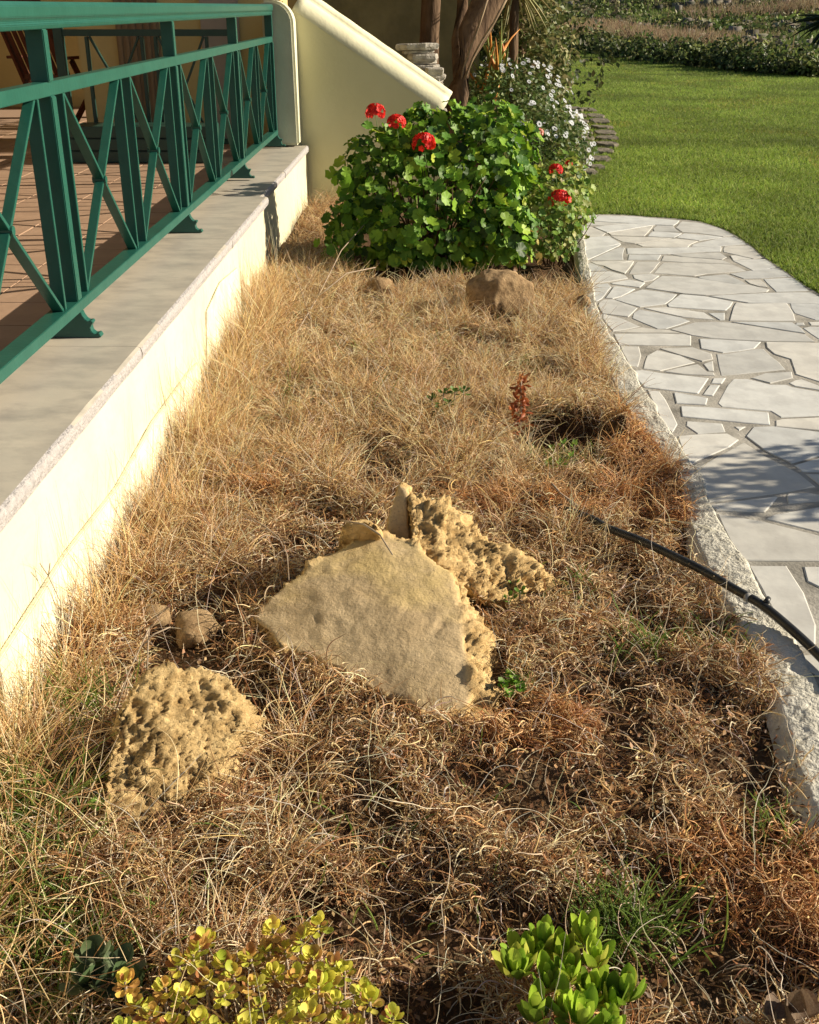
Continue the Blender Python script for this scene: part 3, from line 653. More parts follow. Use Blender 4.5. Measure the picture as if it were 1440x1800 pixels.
# ------------------------------------------------------------------ rocks
def make_rock(name, pts, label, voxel=.012, smooth_n=None, amp=.03, material='boulder', base_rough=0.0, seed=0, sm_lo=.75, sm_hi=.9, group=None, pit=1.0, cracks=()):
    bm = bmesh.new()
    for p in pts: bm.verts.new(p)
    bmesh.ops.convex_hull(bm, input=bm.verts); bmesh.ops.delete(bm, geom=[v for v in bm.verts if not v.link_faces], context='VERTS')
    me = bpy.data.meshes.new(name); bm.to_mesh(me); bm.free()
    o = bpy.data.objects.new('tmp', me); COL.objects.link(o)
    md = o.modifiers.new('r', 'REMESH'); md.mode = 'VOXEL'; md.voxel_size = voxel
    sm = o.modifiers.new('s', 'SMOOTH'); sm.iterations = 3; sm.factor = .5
    dg = bpy.context.evaluated_depsgraph_get(); me2 = bpy.data.meshes.new_from_object(o.evaluated_get(dg)); bpy.data.objects.remove(o)
    n = len(me2.vertices); co = np.empty(n*3, np.float32); me2.vertices.foreach_get('co', co); co = co.reshape(-1, 3)
    no = np.empty(n*3, np.float32); me2.vertices.foreach_get('normal', no); no = no.reshape(-1, 3)
    rough = np.ones(n)
    if smooth_n is not None:
        sn = np.array(Vector(smooth_n).normalized()); d = no@sn; rough = 1-np.clip((d-sm_lo)/(sm_hi-sm_lo), 0, 1)*(1-base_rough)
    out = co.copy(); ofs = Vector((seed*3.1, seed*1.7, seed))
    for i in range(n):
        v = Vector(co[i])+ofs; rr = rough[i]
        big = noise.fractal(v*7, 1.0, 2.0, 3)*.5; fine = noise.fractal(v*24, 1, 2, 3); d = amp*big*(.35+.65*rr)+.0025*fine
        if rr > .05:
            wv = v+noise.noise_vector(v*11)*.03; wv = wv+noise.noise_vector(v*37)*.010; q = Vector((wv.x*42, wv.y*15, wv.z*18))
            tb = noise.turbulence(q, 5, True, amplitude_scale=.60, frequency_scale=2.0)
            pk = noise.voronoi(wv*23)[0]; pit_ = max(0, .34-pk[0])*2.2*(noise.noise(v*9) > -.05)
            mk = min(1, max(.15, .5+1.3*noise.noise(v*8)))
            d += rr*amp*pit*(1.05*mk*(tb-.8)+.26*noise.noise(wv*44+Vector((9, 2, 5)))+.55*mk*noise.noise(wv*88)+.42*noise.noise(v*140)-.45*pit_+.25*mk*noise.noise(v*50)+.14*mk*noise.noise(v*120)+1.1*noise.noise(v*11))
        for A_, B_, wd_, dp_ in cracks:
            ab = B_-A_; t_ = max(0, min(1, (Vector(co[i])-A_).dot(ab)/ab.length_squared)); q_ = A_+ab*t_+Vector((noise.noise(v*25), noise.noise(v*25+Vector((5, 5, 5))), 0))*.012
            e_ = (Vector(co[i])-q_).length/wd_
            if e_ < 3: d -= dp_*math.exp(-e_*e_)*math.sin(math.pi*min(1, .15+t_*.9))
        out[i] = co[i]+no[i]*d
    me2.vertices.foreach_set('co', out.ravel())
    a = me2.attributes.new('tint', 'FLOAT_COLOR', 'POINT'); t = np.ones((n, 4), np.float32); t[:, :3] = rough[:, None]; a.data.foreach_set('color', t.ravel())
    me2.update(); me2.polygons.foreach_set('use_smooth', np.ones(len(me2.polygons), bool)); me2.materials.clear()
    me2.name = name
    ob = link(name, me2, None, M[material]); tag(ob, label, 'rock', group); return ob
def P3(*l): return [atZ(px, py, z) for px, py, z in l]
# main boulder: a thick slab whose smooth upper face tilts toward the viewer
def onplane(px, py, p0, n):
    d = ray(px, py); n = Vector(n); return CAMP+d*((Vector(p0)-CAMP).dot(n)/d.dot(n))
G1 = atZ(448, 1102, .03); G2 = atZ(765, 1262, .0); AP = atZ(645, 967, .128)
PN = (G2-G1).cross(AP-G1).normalized(); PN = PN if PN.z > 0 else -PN; P0 = G1
Fp = [onplane(px, py, P0, PN) for px, py in ((437, 1088), (470, 1050), (530, 1006), (585, 976), (640, 967), (700, 985), (730, 1012), (790, 1080), (815, 1130), (826, 1190), (824, 1240), (770, 1268), (690, 1222), (600, 1180), (500, 1140))]
Fp = [p+PN*(.006*math.sin(i*1.9)) for i, p in enumerate(Fp)]
Fp += [onplane(px, py, P0, PN)+PN*h for px, py, h in ((620, 1050, .016), (700, 1090, .020), (560, 1080, .012), (740, 1160, .016), (650, 1140, .012))]
Bp = [onplane(px, py, P0-Vector((0, 0, dz)), PN) for px, py, dz in ((650, 928, -.005), (735, 955, .005), (800, 1005, .015), (848, 1078, .03), (870, 1165, .035), (878, 1245, .04), (850, 1285, .05))]
Bk = [Vector((p.x+.03, p.y+.06, -.08)) for p in Bp]
nrm = PN
boulder = make_rock('boulder', Fp+Bp+Bk+[Vector((p.x, p.y, -.10)) for p in Fp[:3]+Fp[10:15]], 'largest sandstone boulder with a smooth face and crumbly right rim in the dry grass', .0085, nrm, .030, 'boulder', .0, 1, .90, .965, pit=.9, cracks=[(onplane(722, 1065, P0, PN), onplane(690, 1140, P0, PN), .009, .034), (onplane(560, 1010, P0, PN), onplane(640, 985, P0, PN), .012, .014), (onplane(560, 1080, P0, PN), onplane(558, 1110, P0, PN), .008, .020), (onplane(790, 1085, P0, PN), onplane(745, 1130, P0, PN), .009, .016)])
# slab behind
SN = Vector((.30, -.48, .82)); S0 = atZ(860, 1062, .0)
Sp = [onplane(px, py, S0, SN) for px, py in ((716, 858), (760, 884), (830, 905), (880, 950), (950, 1005), (1000, 1052), (960, 1080), (860, 1062), (770, 1012), (722, 975))]
Sp = [p+SN*(.018*math.sin(i*2.1)) for i, p in enumerate(Sp)]
Sk = [Vector((p.x+.01, p.y+.07, max(-.06, p.z-.13))) for p in Sp]
make_rock('pitted_rock', Sp+Sk, 'pitted upright rock just behind the largest boulder, sloping down to the right', .0080, None, .028, 'boulder', .0, 2)
c0_ = Sp[0]; ps = [onplane(px, py, c0_+Vector((0, -.02, 0)), Vector((-.1, -.93, .35))) for px, py in ((700, 853), (717, 860), (722, 975), (676, 985), (680, 905))]
make_rock('standing_rock', ps+[p+Vector((.01, .06, -.02)) for p in ps], 'narrow smooth tan rock standing on end behind the largest boulder', .0085, (-.1, -.93, .35), .012, 'boulder', .0, 21, .5, .8)
make_rock('rock', P3((585, 965, .05), (600, 925, .19), (640, 912, .23), (668, 925, .22), (672, 960, .12), (660, 990, .0), (590, 985, 0))+[p+Vector((0, .12, -.08)) for p in P3((600, 925, .19), (640, 912, .23), (668, 925, .22))], 'low brown rock wedged between the largest boulder and the pitted rock', .011, None, .02, 'boulder', 0, 3)
# front-left porous rock
RN = Vector((.34, -.52, .78)); R0 = atZ(250, 1462, .0)
Rp = [onplane(px, py, R0, RN) for px, py in ((198, 1250), (245, 1190), (290, 1180), (345, 1172), (400, 1190), (428, 1215), (432, 1265), (415, 1330), (360, 1400), (310, 1450), (205, 1462), (178, 1415), (183, 1330))]
Rp = [p+RN*(.015*math.sin(i*2.3)) for i, p in enumerate(Rp)]
make_rock('porous_rock', Rp+[p+Vector((.01, .10, -.12)) for p in Rp[:7]]+[Vector((p.x, p.y+.05, -.08)) for p in Rp[6:]+Rp[:2]], 'pale yellow porous rock in the front left of the bed beside the wall', .0070, None, .024, 'porous', 0, 4)
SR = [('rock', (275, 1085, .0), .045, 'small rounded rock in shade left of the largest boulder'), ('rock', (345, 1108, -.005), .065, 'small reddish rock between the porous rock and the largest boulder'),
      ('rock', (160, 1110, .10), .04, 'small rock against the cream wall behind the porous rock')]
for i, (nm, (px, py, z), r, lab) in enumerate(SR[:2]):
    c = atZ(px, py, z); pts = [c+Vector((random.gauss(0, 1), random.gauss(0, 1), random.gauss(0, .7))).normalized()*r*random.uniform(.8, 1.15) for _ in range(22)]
    make_rock(nm, pts, lab, .008, None, .010, 'shaderock', 0, 6+i, pit=.6)
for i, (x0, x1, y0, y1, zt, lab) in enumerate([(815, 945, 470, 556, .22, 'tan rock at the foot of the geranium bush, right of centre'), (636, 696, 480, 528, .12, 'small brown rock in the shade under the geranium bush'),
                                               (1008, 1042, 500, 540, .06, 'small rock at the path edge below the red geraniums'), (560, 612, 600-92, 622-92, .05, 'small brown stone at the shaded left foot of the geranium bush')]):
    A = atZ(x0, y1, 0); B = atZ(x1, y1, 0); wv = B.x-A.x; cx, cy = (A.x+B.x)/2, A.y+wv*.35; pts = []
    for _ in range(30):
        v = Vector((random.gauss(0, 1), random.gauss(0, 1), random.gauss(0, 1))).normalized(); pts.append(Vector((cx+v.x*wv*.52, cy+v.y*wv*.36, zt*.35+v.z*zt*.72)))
    make_rock('rock', pts, lab, .012, None, .022, 'shaderock', 0, 10+i, pit=.35)

# ------------------------------------------------------------------ strands (hair curves)
def strands(name, P, rad, tint, material, label=None, cat=None, parent=None, kind='stuff', taper=True):
    """P (N,K,3), rad (N,), tint (N,3)"""
    N_, K_ = P.shape[:2]; cv = bpy.data.hair_curves.new(name); cv.add_curves([K_]*N_)
    cv.attributes['position'].data.foreach_set('vector', P.astype(np.float32).ravel()) if 'position' in cv.attributes else cv.position_data.foreach_set('vector', P.astype(np.float32).ravel())
    a = cv.attributes.get('radius') or cv.attributes.new('radius', 'FLOAT', 'POINT')
    tp = np.interp(np.linspace(0, 1, K_), [0, .6, 1], [1, .9, .25]) if taper else np.ones(K_)
    a.data.foreach_set('value', (rad[:, None]*tp[None]).astype(np.float32).ravel())
    c = cv.attributes.new('tint', 'FLOAT_COLOR', 'POINT'); T = np.ones((N_, K_, 4), np.float32); T[:, :, :3] = tint[:, None, :]; c.data.foreach_set('color', T.ravel())
    cv.materials.append(material); o = bpy.data.objects.new(name, cv); COL.objects.link(o)
    if parent: o.parent = parent
    tag(o, label, cat, None, kind); return o
def walk(x, y, z, az, el, L, K, droop, curl, wig, ground=None, lift=.003):
    """grow strands: heading az, elevation el bending down by droop, azimuth turning by curl"""
    n = len(x); P = np.empty((n, K, 3)); P[:, 0] = np.stack([x, y, z], 1); st = (L/(K-1)); a = az.copy(); e = el.copy()
    for k in range(1, K):
        a = a+curl/(K-1)+rng.normal(0, 1, n)*wig; e = e-droop/(K-1)+rng.normal(0, 1, n)*wig*.6
        e = np.clip(e, -1.4, 1.5)
        P[:, k, 0] = P[:, k-1, 0]+np.cos(e)*np.cos(a)*st; P[:, k, 1] = P[:, k-1, 1]+np.cos(e)*np.sin(a)*st; P[:, k, 2] = P[:, k-1, 2]+np.sin(e)*st
        if ground is not None:
            gz = ground(P[:, k, 0], P[:, k, 1])+lift; P[:, k, 2] = np.maximum(P[:, k, 2], gz)
    return P
def palette(cols, n, wts=None, jit=.15):
    cols = np.array(cols); i = rng.choice(len(cols), n, p=wts); c = cols[i]*(1+rng.normal(0, jit, (n, 1))); c = c*(1+rng.normal(0, .05, (n, 3))); return np.clip(c, .005, .9)
def inpoly(x, y, P):
    r = np.zeros(x.shape, bool); n = len(P)
    for i in range(n):
        ax, ay, bx, by = P[i].x, P[i].y, P[(i+1) % n].x, P[(i+1) % n].y
        c = ((ay > y) != (by > y)) & (x < (bx-ax)*(y-ay)/(by-ay+1e-12)+ax); r ^= c
    return r
def foot(pts):
    bm = bmesh.new(); [bm.verts.new((p.x, p.y, 0)) for p in pts]; h = bmesh.ops.convex_hull(bm, input=bm.verts)
    # monotone chain
    q = sorted(set((round(p.x, 4), round(p.y, 4)) for p in pts)); bm.free()
    def half(s):
        o = []
        for p in s:
            while len(o) > 1 and (o[-1][0]-o[-2][0])*(p[1]-o[-2][1])-(o[-1][1]-o[-2][1])*(p[0]-o[-2][0]) <= 0: o.pop()
            o.append(p)
        return o[:-1]
    return [Vector((a, b, 0)) for a, b in half(q)+half(q[::-1])]
FOOTS = [foot(Fp+Bp+Bk), foot(Sp+Sk), foot(Rp+[p+Vector((.01, .16, 0)) for p in Rp[:7]])]
def free(x, y, bush=True):
    ok = (x > wallX(y)+.012) & (x < bed_edge(y)+.035*fbm(y, y*0, 5, 3, 2))
    for f in FOOTS: ok &= ~inpoly(x, y, f)
    if bush: ok &= ~((y > 6.22+.12*np.sin(x*9)) & (x > -.5))
    for a_, b_, r_ in ((878, 552, .17), (665, 530, .10), (1025, 545, .07)):
        c_ = atZ(a_, b_, 0); ok &= np.hypot(x-c_.x, y-c_.y) > r_
    ok &= ~((((x-HOL.x)/.18)**2+((y-HOL.y+.02)/.20)**2) < 1)
    return ok
def scatter(n, y0=.75, y1=6.9, dens=None):
    x = rng.uniform(-.95, 1.3, n*3); y = y0+(y1-y0)*rng.random(n*3)**1.12
    ok = free(x, y)
    if dens is not None: ok &= rng.random(n*3) < dens(x, y)
    x, y = x[ok][:n], y[ok][:n]; return x, y
GOLD = [(.86, .62, .32), (.66, .44, .20), (.92, .75, .46), (.38, .23, .10), (.68, .53, .32), (.30, .17, .08)]
BROWN = [(.46, .28, .125), (.27, .14, .06), (.62, .42, .20), (.38, .20, .085), (.76, .58, .33), (.60, .48, .31), (.18, .09, .045)]
PALE = [(.78, .68, .50), (.70, .59, .43), (.62, .55, .46), (.82, .70, .46)]
GREEN = [(.13, .20, .035), (.19, .26, .05), (.10, .16, .03)]
def goldness(x, y):
    g = np.clip((y-2.6)/1.0, 0, 1)*.8+.2*np.clip((-.45-x)/.3, 0, 1)+.5*(fbm(x, y, 1.6, 21, 3)-.5)
    g = g-.55*np.clip((x-.55)/.35, 0, 1)*np.clip((4.4-y)/.6, 0, 1)
    return np.clip(g, 0, 1)
def regcol(x, y, n):
    g = goldness(x, y)[:, None]; u = rng.random((n, 1)); A = palette(GOLD, n); B = palette(BROWN, n); C = palette(PALE, n)
    c = np.where(u < g, A, B); c = np.where(rng.random((n, 1)) < .12, C, c)
    rr = (fbm(x, y, 2.2, 55, 2) > .60)[:, None] & (g < .6); c = np.where(rr, c*np.array([1.0, .82, .68]), c); return c
# 1 mat of fallen curled straw
def dens_mat(x, y): return np.clip(.10+.30*np.clip((1.9-y)/.6, 0, 1)+5*(fbm(x, y, 11, 77, 3)-.43), .05, 1)*np.clip(.2+5*(fbm(x, y, 8, 9, 3)-.38), .10, 1)
x, y = scatter(140000, dens=dens_mat, y0=.7, y1=7.2); n = len(x)
z = H(x, y)+rng.random(n)**1.3*.055*np.clip(3*(fbm(x, y, 8, 9, 3)-.3), .05, 1)
P = walk(x, y, z, rng.uniform(0, 2*np.pi, n), rng.uniform(-.2, 1.1, n), rng.uniform(.02, .10, n), 6, rng.uniform(.0, 2.2, n), rng.normal(0, 1.5, n), .30, H)
strands('straw_mat', P, .0004+.0013*rng.random(n)**1.7, regcol(x, y, n), M['straw'], 'matted mass of fallen brown and straw coloured dead grass covering the bed', 'dead grass')
# 2 tufts
def tufts(nt_, per, Lr, spread, dens, y0, y1, col, elr=(.7, 1.45), droop=(.2, 1.5), rad=(.0005, .0012), K=8, jit=.03, edge=0):
    tx, ty = scatter(nt_, y0=y0, y1=y1, dens=dens); nt_ = len(tx); s = rng.uniform(.6, 1.25, nt_)
    x = np.repeat(tx, per)+rng.normal(0, jit, nt_*per); y = np.repeat(ty, per)+rng.normal(0, jit, nt_*per); s = np.repeat(s, per); n = len(x)
    ok = free(x, y, False); x, y, s = x[ok], y[ok], s[ok]; n = len(x)
    az = np.arctan2(rng.normal(0, 1, n), rng.normal(0, 1, n)); lean = rng.uniform(0, 6.28)
    P = walk(x, y, H(x, y), az, rng.uniform(*elr, n), rng.uniform(*Lr, n)*s, K, rng.uniform(*droop, n), rng.normal(0, spread, n), .09, H)
    P[:, :, 0] = np.maximum(P[:, :, 0], wallX(P[:, :, 1])+.004)
    return P, rng.uniform(*rad, n), col(x, y, n)
L_ = []
L_.append(tufts(950, 55, (.09, .21), 1.0, lambda x, y: np.clip(goldness(x, y)-.1+.5*np.clip((-.3-x)*2, 0, 1), 0, 1)*np.clip(.25+2.6*(fbm(x, y, 3.2, 5, 2)-.33), 0.05, 1), 2.4, 6.75, regcol))
L_.append(tufts(150, 40, (.08, .26), 1.2, lambda x, y: (x < -.45)*1.0, 6.5, 9.1, lambda x, y, n: palette(BROWN, n), (.4, 1.4), (.3, 1.6)))
L_.append(tufts(1900, 26, (.04, .10), 1.5, lambda x, y: np.clip(5*(fbm(x, y, 8, 9, 3)-.44), 0, 1), .85, 6.6, regcol, (.3, 1.3), (.8, 2.6)))
L_.append(tufts(420, 44, (.15, .33), .8, lambda x, y: ((x < wallX(y)+.20*fbm(y, x*0, 1.7, 3, 2)+.06) & (y > 1.3))*1.0, 1.3, 6.6, lambda x, y, n: palette(GOLD[:5]+BROWN[:3], n), (1.0, 1.5), (.1, 1.1)))
L_.append(tufts(260, 26, (.10, .24), 1.2, lambda x, y: ((x < -.25) & (y < 2.1))*1.0, .9, 2.1, regcol, (.5, 1.4), (.5, 2.0)))
def near_px(x, y, pts, r):
    m = np.zeros(x.shape, bool)
    for a_, b_ in pts: c = atZ(a_, b_, 0); m |= (np.hypot(x-c.x, y-c.y) < r)
    return m*1.0
L_.append(tufts(70, 34, (.07, .15), 1.6, lambda x, y: near_px(x, y, [(450, 1150), (500, 1175), (560, 1200), (620, 1225), (690, 1260), (760, 1290), (430, 1110), (860, 1300)], .06), 1.8, 2.6, regcol, (.5, 1.4), (.6, 2.2)))
L_.append(tufts(40, 30, (.07, .14), 1.6, lambda x, y: near_px(x, y, [(180, 1480), (240, 1500), (320, 1480), (400, 1420), (440, 1330), (170, 1380)], .05), 1.4, 2.3, regcol, (.5, 1.4), (.6, 2.2)))
P = np.concatenate([a[0] for a in L_]); strands('dry_grass', P, np.concatenate([a[1] for a in L_]), np.concatenate([a[2] for a in L_]), M['straw'], 'standing tufts of dry golden grass across the bed, thickest along the wall', 'dry grass')
# 3 long pale stems, some up against the wall
x, y = scatter(1200, y0=.9, y1=6.5); n = len(x); P = walk(x, y, H(x, y)+.02, rng.uniform(0, 6.28, n), rng.uniform(.1, 1.4, n), rng.uniform(.10, .26, n), 10, rng.uniform(.1, 1.6, n), rng.normal(0, .9, n), .20, H, .02)
yw = rng.uniform(1.7, 6.2, 200); xw = wallX(yw)+rng.uniform(.02, .12, 200); n2 = 200
P2 = walk(xw, yw, H(xw, yw), rng.normal(np.pi*.9, .8, n2), rng.uniform(1.2, 1.5, n2), rng.uniform(.24, .46, n2), 10, rng.uniform(0, .7, n2), rng.normal(0, .8, n2), .05, H)
P2[:, :, 0] = np.maximum(P2[:, :, 0], wallX(P2[:, :, 1])+.006); P2[:, :, 2] = np.minimum(P2[:, :, 2], LZ-.04)
P = np.concatenate([P, P2]); n = len(P)
strands('pale_stems', P, rng.uniform(.0004, .0009, n), palette(PALE, n), M['straw'], 'loose pale dead stems lying over the dry grass', 'dead stems')
x, y = scatter(26000, y0=.8, y1=6.6, dens=lambda x, y: np.clip(1.4-goldness(x, y), .15, 1)); LIT = (x, y)
# 4 green blades
spots = [(1130, 1625, .05, 120, .10), (1080, 1600, .05, 50, .08), (30, 1480, .07, 120, .14), (60, 1600, .07, 110, .12), (15, 1400, .06, 100, .16), (100, 1420, .06, 70, .1), (50, 1720, .08, 200, .07), (150, 1700, .06, 110, .06), (985, 795, .05, 130, .07), (900, 1195, .025, 60, .03), (895, 1035, .05, 60, .04), (860, 1010, .06, 60, .05), (1140, 1125, .05, 50, .08), (1280, 1110, .06, 60, .06), (1355, 1450, .04, 40, .06), (920, 640, .07, 60, .06), (780, 610, .2, 60, .1), (500, 700, .2, 50, .14), (130, 1240, .05, 80, .14), (1000, 1030, .04, 40, .05), (620, 1440, .2, 40, .07), (200, 1560, .12, 60, .08)]
xs, ys, ls = [], [], []
for px, py, s, k, l in spots:
    c = atZ(px, py, 0); xs.append(rng.normal(c.x, s, k)); ys.append(rng.normal(c.y, s, k)); ls.append(np.full(k, l))
x, y, l = np.concatenate(xs), np.concatenate(ys), np.concatenate(ls); ok = free(x, y, False); x, y, l = x[ok], y[ok], l[ok]; n = len(x)
P = walk(x, y, H(x, y)+.01, rng.uniform(0, 6.28, n), rng.uniform(.9, 1.5, n), l*rng.uniform(.7, 1.3, n), 7, rng.uniform(.1, 1.2, n), rng.normal(0, .6, n), .05, H)
strands('green_grass', P, rng.uniform(.0010, .0019, n), palette(GREEN, n), M['grassblade'], 'sparse fresh green grass blades sprouting through the dry grass', 'grass')
# 5 lawn blades
def lawn_pts(n):
    u = rng.random(n*2); y = 5.2*(50/5.2)**(u**1.15); y = 5.2+(y-5.2); x = rng.uniform(.7, 1, n*2); 
    x = rng.uniform(0, 1, n*2)*(y*.47+1.2-.75)+.75
    inside = inpoly(x, y, [Vector((a, b, 0)) for a, b in poly]); return x[inside][:n], y[inside][:n]
x, y = lawn_pts(330000); n = len(x); k = 1+(y-5)*.035
mott = fbm(x, y, 1.2, 91, 3)
col = palette([(.22, .31, .045), (.28, .38, .055), (.12, .18, .03), (.44, .48, .14)], n, [.4, .3, .2, .1], .14)*(0.42+1.15*mott)[:, None]
brown = (fbm(x, y, .9, 17, 2) > .66)[:, None]; col = np.where(brown & (rng.random((n, 1)) < .3), col*np.array([1.3, .95, 1.0]), col)
P = walk(x, y, np.zeros(n), rng.uniform(0, 6.28, n), rng.uniform(.6, 1.5, n), rng.uniform(.020, .050, n)*(1+.3*(k-1)), 4, rng.uniform(.1, .9, n), rng.normal(0, .4, n), .05)
strands('lawn_grass', P, rng.uniform(.0012, .0019, n)*k, col, M['grassblade'], 'mown green lawn grass beyond the stone path', 'grass')

# ------------------------------------------------------------------ leaves
def leaf_template(kind):
    if kind == 'round':      # scalloped geranium leaf with a notch at the stalk
        V = [(0, 0, -.06)]; n = 18
        for r, z in ((.55, .02), (1.0, .10)):
            for i in range(n):
                a = math.pi*(-.5)+2*math.pi*(i+.5)/n; rr = r*(1+(.10*math.cos(7*a*1.0) if r > .9 else 0)); 
                if i in (0, n-1): rr *= .62 if r > .9 else .7
                V.append((rr*math.cos(a), rr*math.sin(a), z+(.11*math.cos(7*a+1)*r*r)))
        Fc = [(0, 1+i, 1+(i+1) % n) for i in range(n-1)]
        for i in range(n-1): Fc += [(1+i, 1+n+i, 1+n+i+1), (1+i, 1+n+i+1, 1+i+1)]
        return np.array(V), np.array(Fc)
    if kind == 'oval':       # obovate / ovate blade from base (0,0) to tip (0,1), folded along the rib
        pr = [(0, .05), (.25, .26), (.5, .38), (.75, .36), (.92, .2), (1.0, 0.03)]; V = []
        for t, wd in pr:
            zc = -.10*math.sin(t*math.pi)+.12*t*t
            V += [(-wd, t, zc+wd*.35), (0, t, zc), (wd, t, zc+wd*.35)]
        Fc = []
        for i in range(len(pr)-1):
            for j in (0, 1): a = i*3+j; Fc += [(a, a+1, a+4), (a, a+4, a+3)]
        return np.array(V), np.array(Fc)
    if kind == 'lance':
        V, Fc = leaf_template('oval'); V = V*np.array([.52, 1, 1.0]); return V, Fc
    if kind == 'small':      # 4-triangle leaf
        V = [(0, 0, 0), (-.32, .45, .08), (0, .5, -.02), (.32, .45, .08), (0, 1, .05)]
        return np.array(V), np.array([(0, 2, 1), (0, 3, 2), (1, 2, 4), (2, 3, 4)])
LT = {k: leaf_template(k) for k in ('round', 'oval', 'small', 'lance')}
def frames(nrm, n, fwd=None):
    nrm = nrm/np.linalg.norm(nrm, axis=1, keepdims=True); r = rng.normal(0, 1, (n, 3)) if fwd is None else fwd
    x = np.cross(r, nrm); x /= np.linalg.norm(x, axis=1, keepdims=True)+1e-9; y = np.cross(nrm, x); return x, y, nrm
def leaf_cloud(name, kind, pos, nrm, size, tint, material, parent=None, fwd=None):
    T, Fc = LT[kind]; n = len(pos); x, y, z = frames(nrm, n, fwd); B = np.stack([x, y, z], 1)   # rows
    V = np.einsum('vk,nkj->nvj', T, B)*size[:, None, None]+pos[:, None, :]
    Fa = (Fc[None]+(np.arange(n)*len(T))[:, None, None]).reshape(-1, 3)
    me = fast_mesh(name, V.reshape(-1, 3), Fa, kind != 'small', np.repeat(tint, len(T), 0)); return link(name, me, parent, material)
def leaf_objs(name, kind, pos, nrm, size, tint, material, parent, fwd=None, variants=6):
    """individual leaves sharing a few tinted meshes"""
    T, Fc = LT[kind]; q = np.argsort(tint[:, 1]); mes = {}; n = len(pos); x, y, z = frames(nrm, n, fwd)
    for r_, i in enumerate(q):
        v = r_*variants//n
        if v not in mes: mes[v] = fast_mesh(name, T, Fc, True, np.repeat(tint[i][None], len(T), 0)); mes[v].materials.append(material)
        o = bpy.data.objects.new(name, mes[v]); COL.objects.link(o); o.parent = parent
        Mx = Matrix(((x[i][0], y[i][0], z[i][0], 0), (x[i][1], y[i][1], z[i][1], 0), (x[i][2], y[i][2], z[i][2], 0), (0, 0, 0, 1)))
        o.matrix_parent_inverse = Matrix.Translation(-parent.location)
        o.matrix_basis = Matrix.Translation(Vector(pos[i])) @ Mx @ Matrix.Scale(float(size[i]), 4)
def lump_points(lumps, n, lo=.72, hi=1.05, zmin=.03, inner=.8):
    L = np.array(lumps); wt = L[:, 3]*L[:, 5]; idx = rng.choice(len(L), n*3, p=wt/wt.sum()); d = rng.normal(0, 1, (n*3, 3)); d /= np.linalg.norm(d, axis=1, keepdims=True)
    r = rng.uniform(lo, hi, (n*3, 1)); p = L[idx, :3]+d*L[idx, 3:]*r; ok = p[:, 2] > zmin
    for k in range(len(L)): ok &= ~((((p-L[k, :3])/L[k, 3:])**2).sum(1) < inner**2) | (idx == k)
    return p[ok][:n], d[ok][:n]
CAMV = np.array([0, 0, EYE])
def bush(name, lumps, n, size, cols, label, cat, kind='round', nsolo=300, tilt=.5, material='leaf', lo=.72, group=None, soloname='leaf', jit=.16, zmin=.03, wts=None):
    L = np.array(lumps); base = (float(L[:, 0].mean()), float(L[:, 1].mean()), 0); t = thing(name, label, cat, base, group)
    p, d = lump_points(lumps, n, lo, zmin=zmin); n = len(p)
    # uneven outline: push by noise
    nz = fbm(p[:, 0]*1+p[:, 2], p[:, 1]+p[:, 2]*.7, 5, 3, 2)-.5; p = p+d*nz[:, None]*L[:, 3].mean()*.8
    nr = d*tilt+np.array([.25, -.25, .75])*(1-tilt)+rng.normal(0, .38, (n, 3)); nr[:, 2] = np.abs(nr[:, 2])*.8+.05
    sz = rng.uniform(*size, n); ti = palette(cols, n, wts, jit)
    score = ((CAMV-p)*d).sum(1)/np.linalg.norm(CAMV-p, axis=1)+.6*np.linalg.norm((p-L[:, :3].mean(0)), axis=1); q = np.argsort(-score)
    s, rst = q[:nsolo], q[nsolo:]
    if len(s): leaf_objs(soloname, kind, p[s], nr[s], sz[s], ti[s], M[material], t)
    if len(rst):
        o = leaf_cloud('foliage', kind, p[rst], nr[rst], sz[rst], ti[rst], M[material], t); o.matrix_parent_inverse = Matrix.Translation(-t.location); tag(o, kind='stuff')
    return t
GER = [(.16, .30, .03), (.10, .22, .025), (.25, .42, .035), (.38, .52, .05), (.05, .12, .02)]
ger = bush('geranium_bush', [(.03, 6.95, .40, .46, .42, .42), (.42, 7.0, .55, .30, .36, .42), (-.25, 6.85, .50, .22, .28, .28), (.12, 7.05, .70, .26, .3, .25), (-.3, 6.85, .2, .3, .3, .2), (.0, 6.62, .20, .40, .22, .2), (.45, 6.6, .24, .26, .2, .22)], 2500, (.019, .046), GER, 'large geranium bush with round bright green leaves and scarlet flower heads', 'bush', wts=[.32, .26, .2, .1, .12])
ger2 = bush('geranium_bush', [(.80, 6.95, .24, .25, .32, .25), (.92, 7.3, .36, .20, .3, .26), (.95, 7.8, .25, .16, .4, .2)], 1500, (.013, .026), [(.17, .27, .04), (.12, .21, .03), (.27, .34, .06), (.30, .30, .08)], 'lower small-leaved geranium spilling toward the path edge, right of the large bush', 'bush', nsolo=200)
lx, ly = LIT; n = len(lx); lp = np.stack([lx, ly, H(lx, ly)+rng.random(n)*.035], 1)
tag(leaf_cloud('leaf_litter', 'small', lp, rng.normal(0, .55, (n, 3))+np.array([.1, 0, .6]), rng.uniform(.006, .020, n), palette([(.30, .15, .06), (.18, .085, .04), (.42, .26, .13), (.12, .06, .03), (.36, .20, .09)], n), M['leaf']), 'brown crumbled leaf litter and broken thatch between the dead grass', 'leaf litter', kind='stuff')
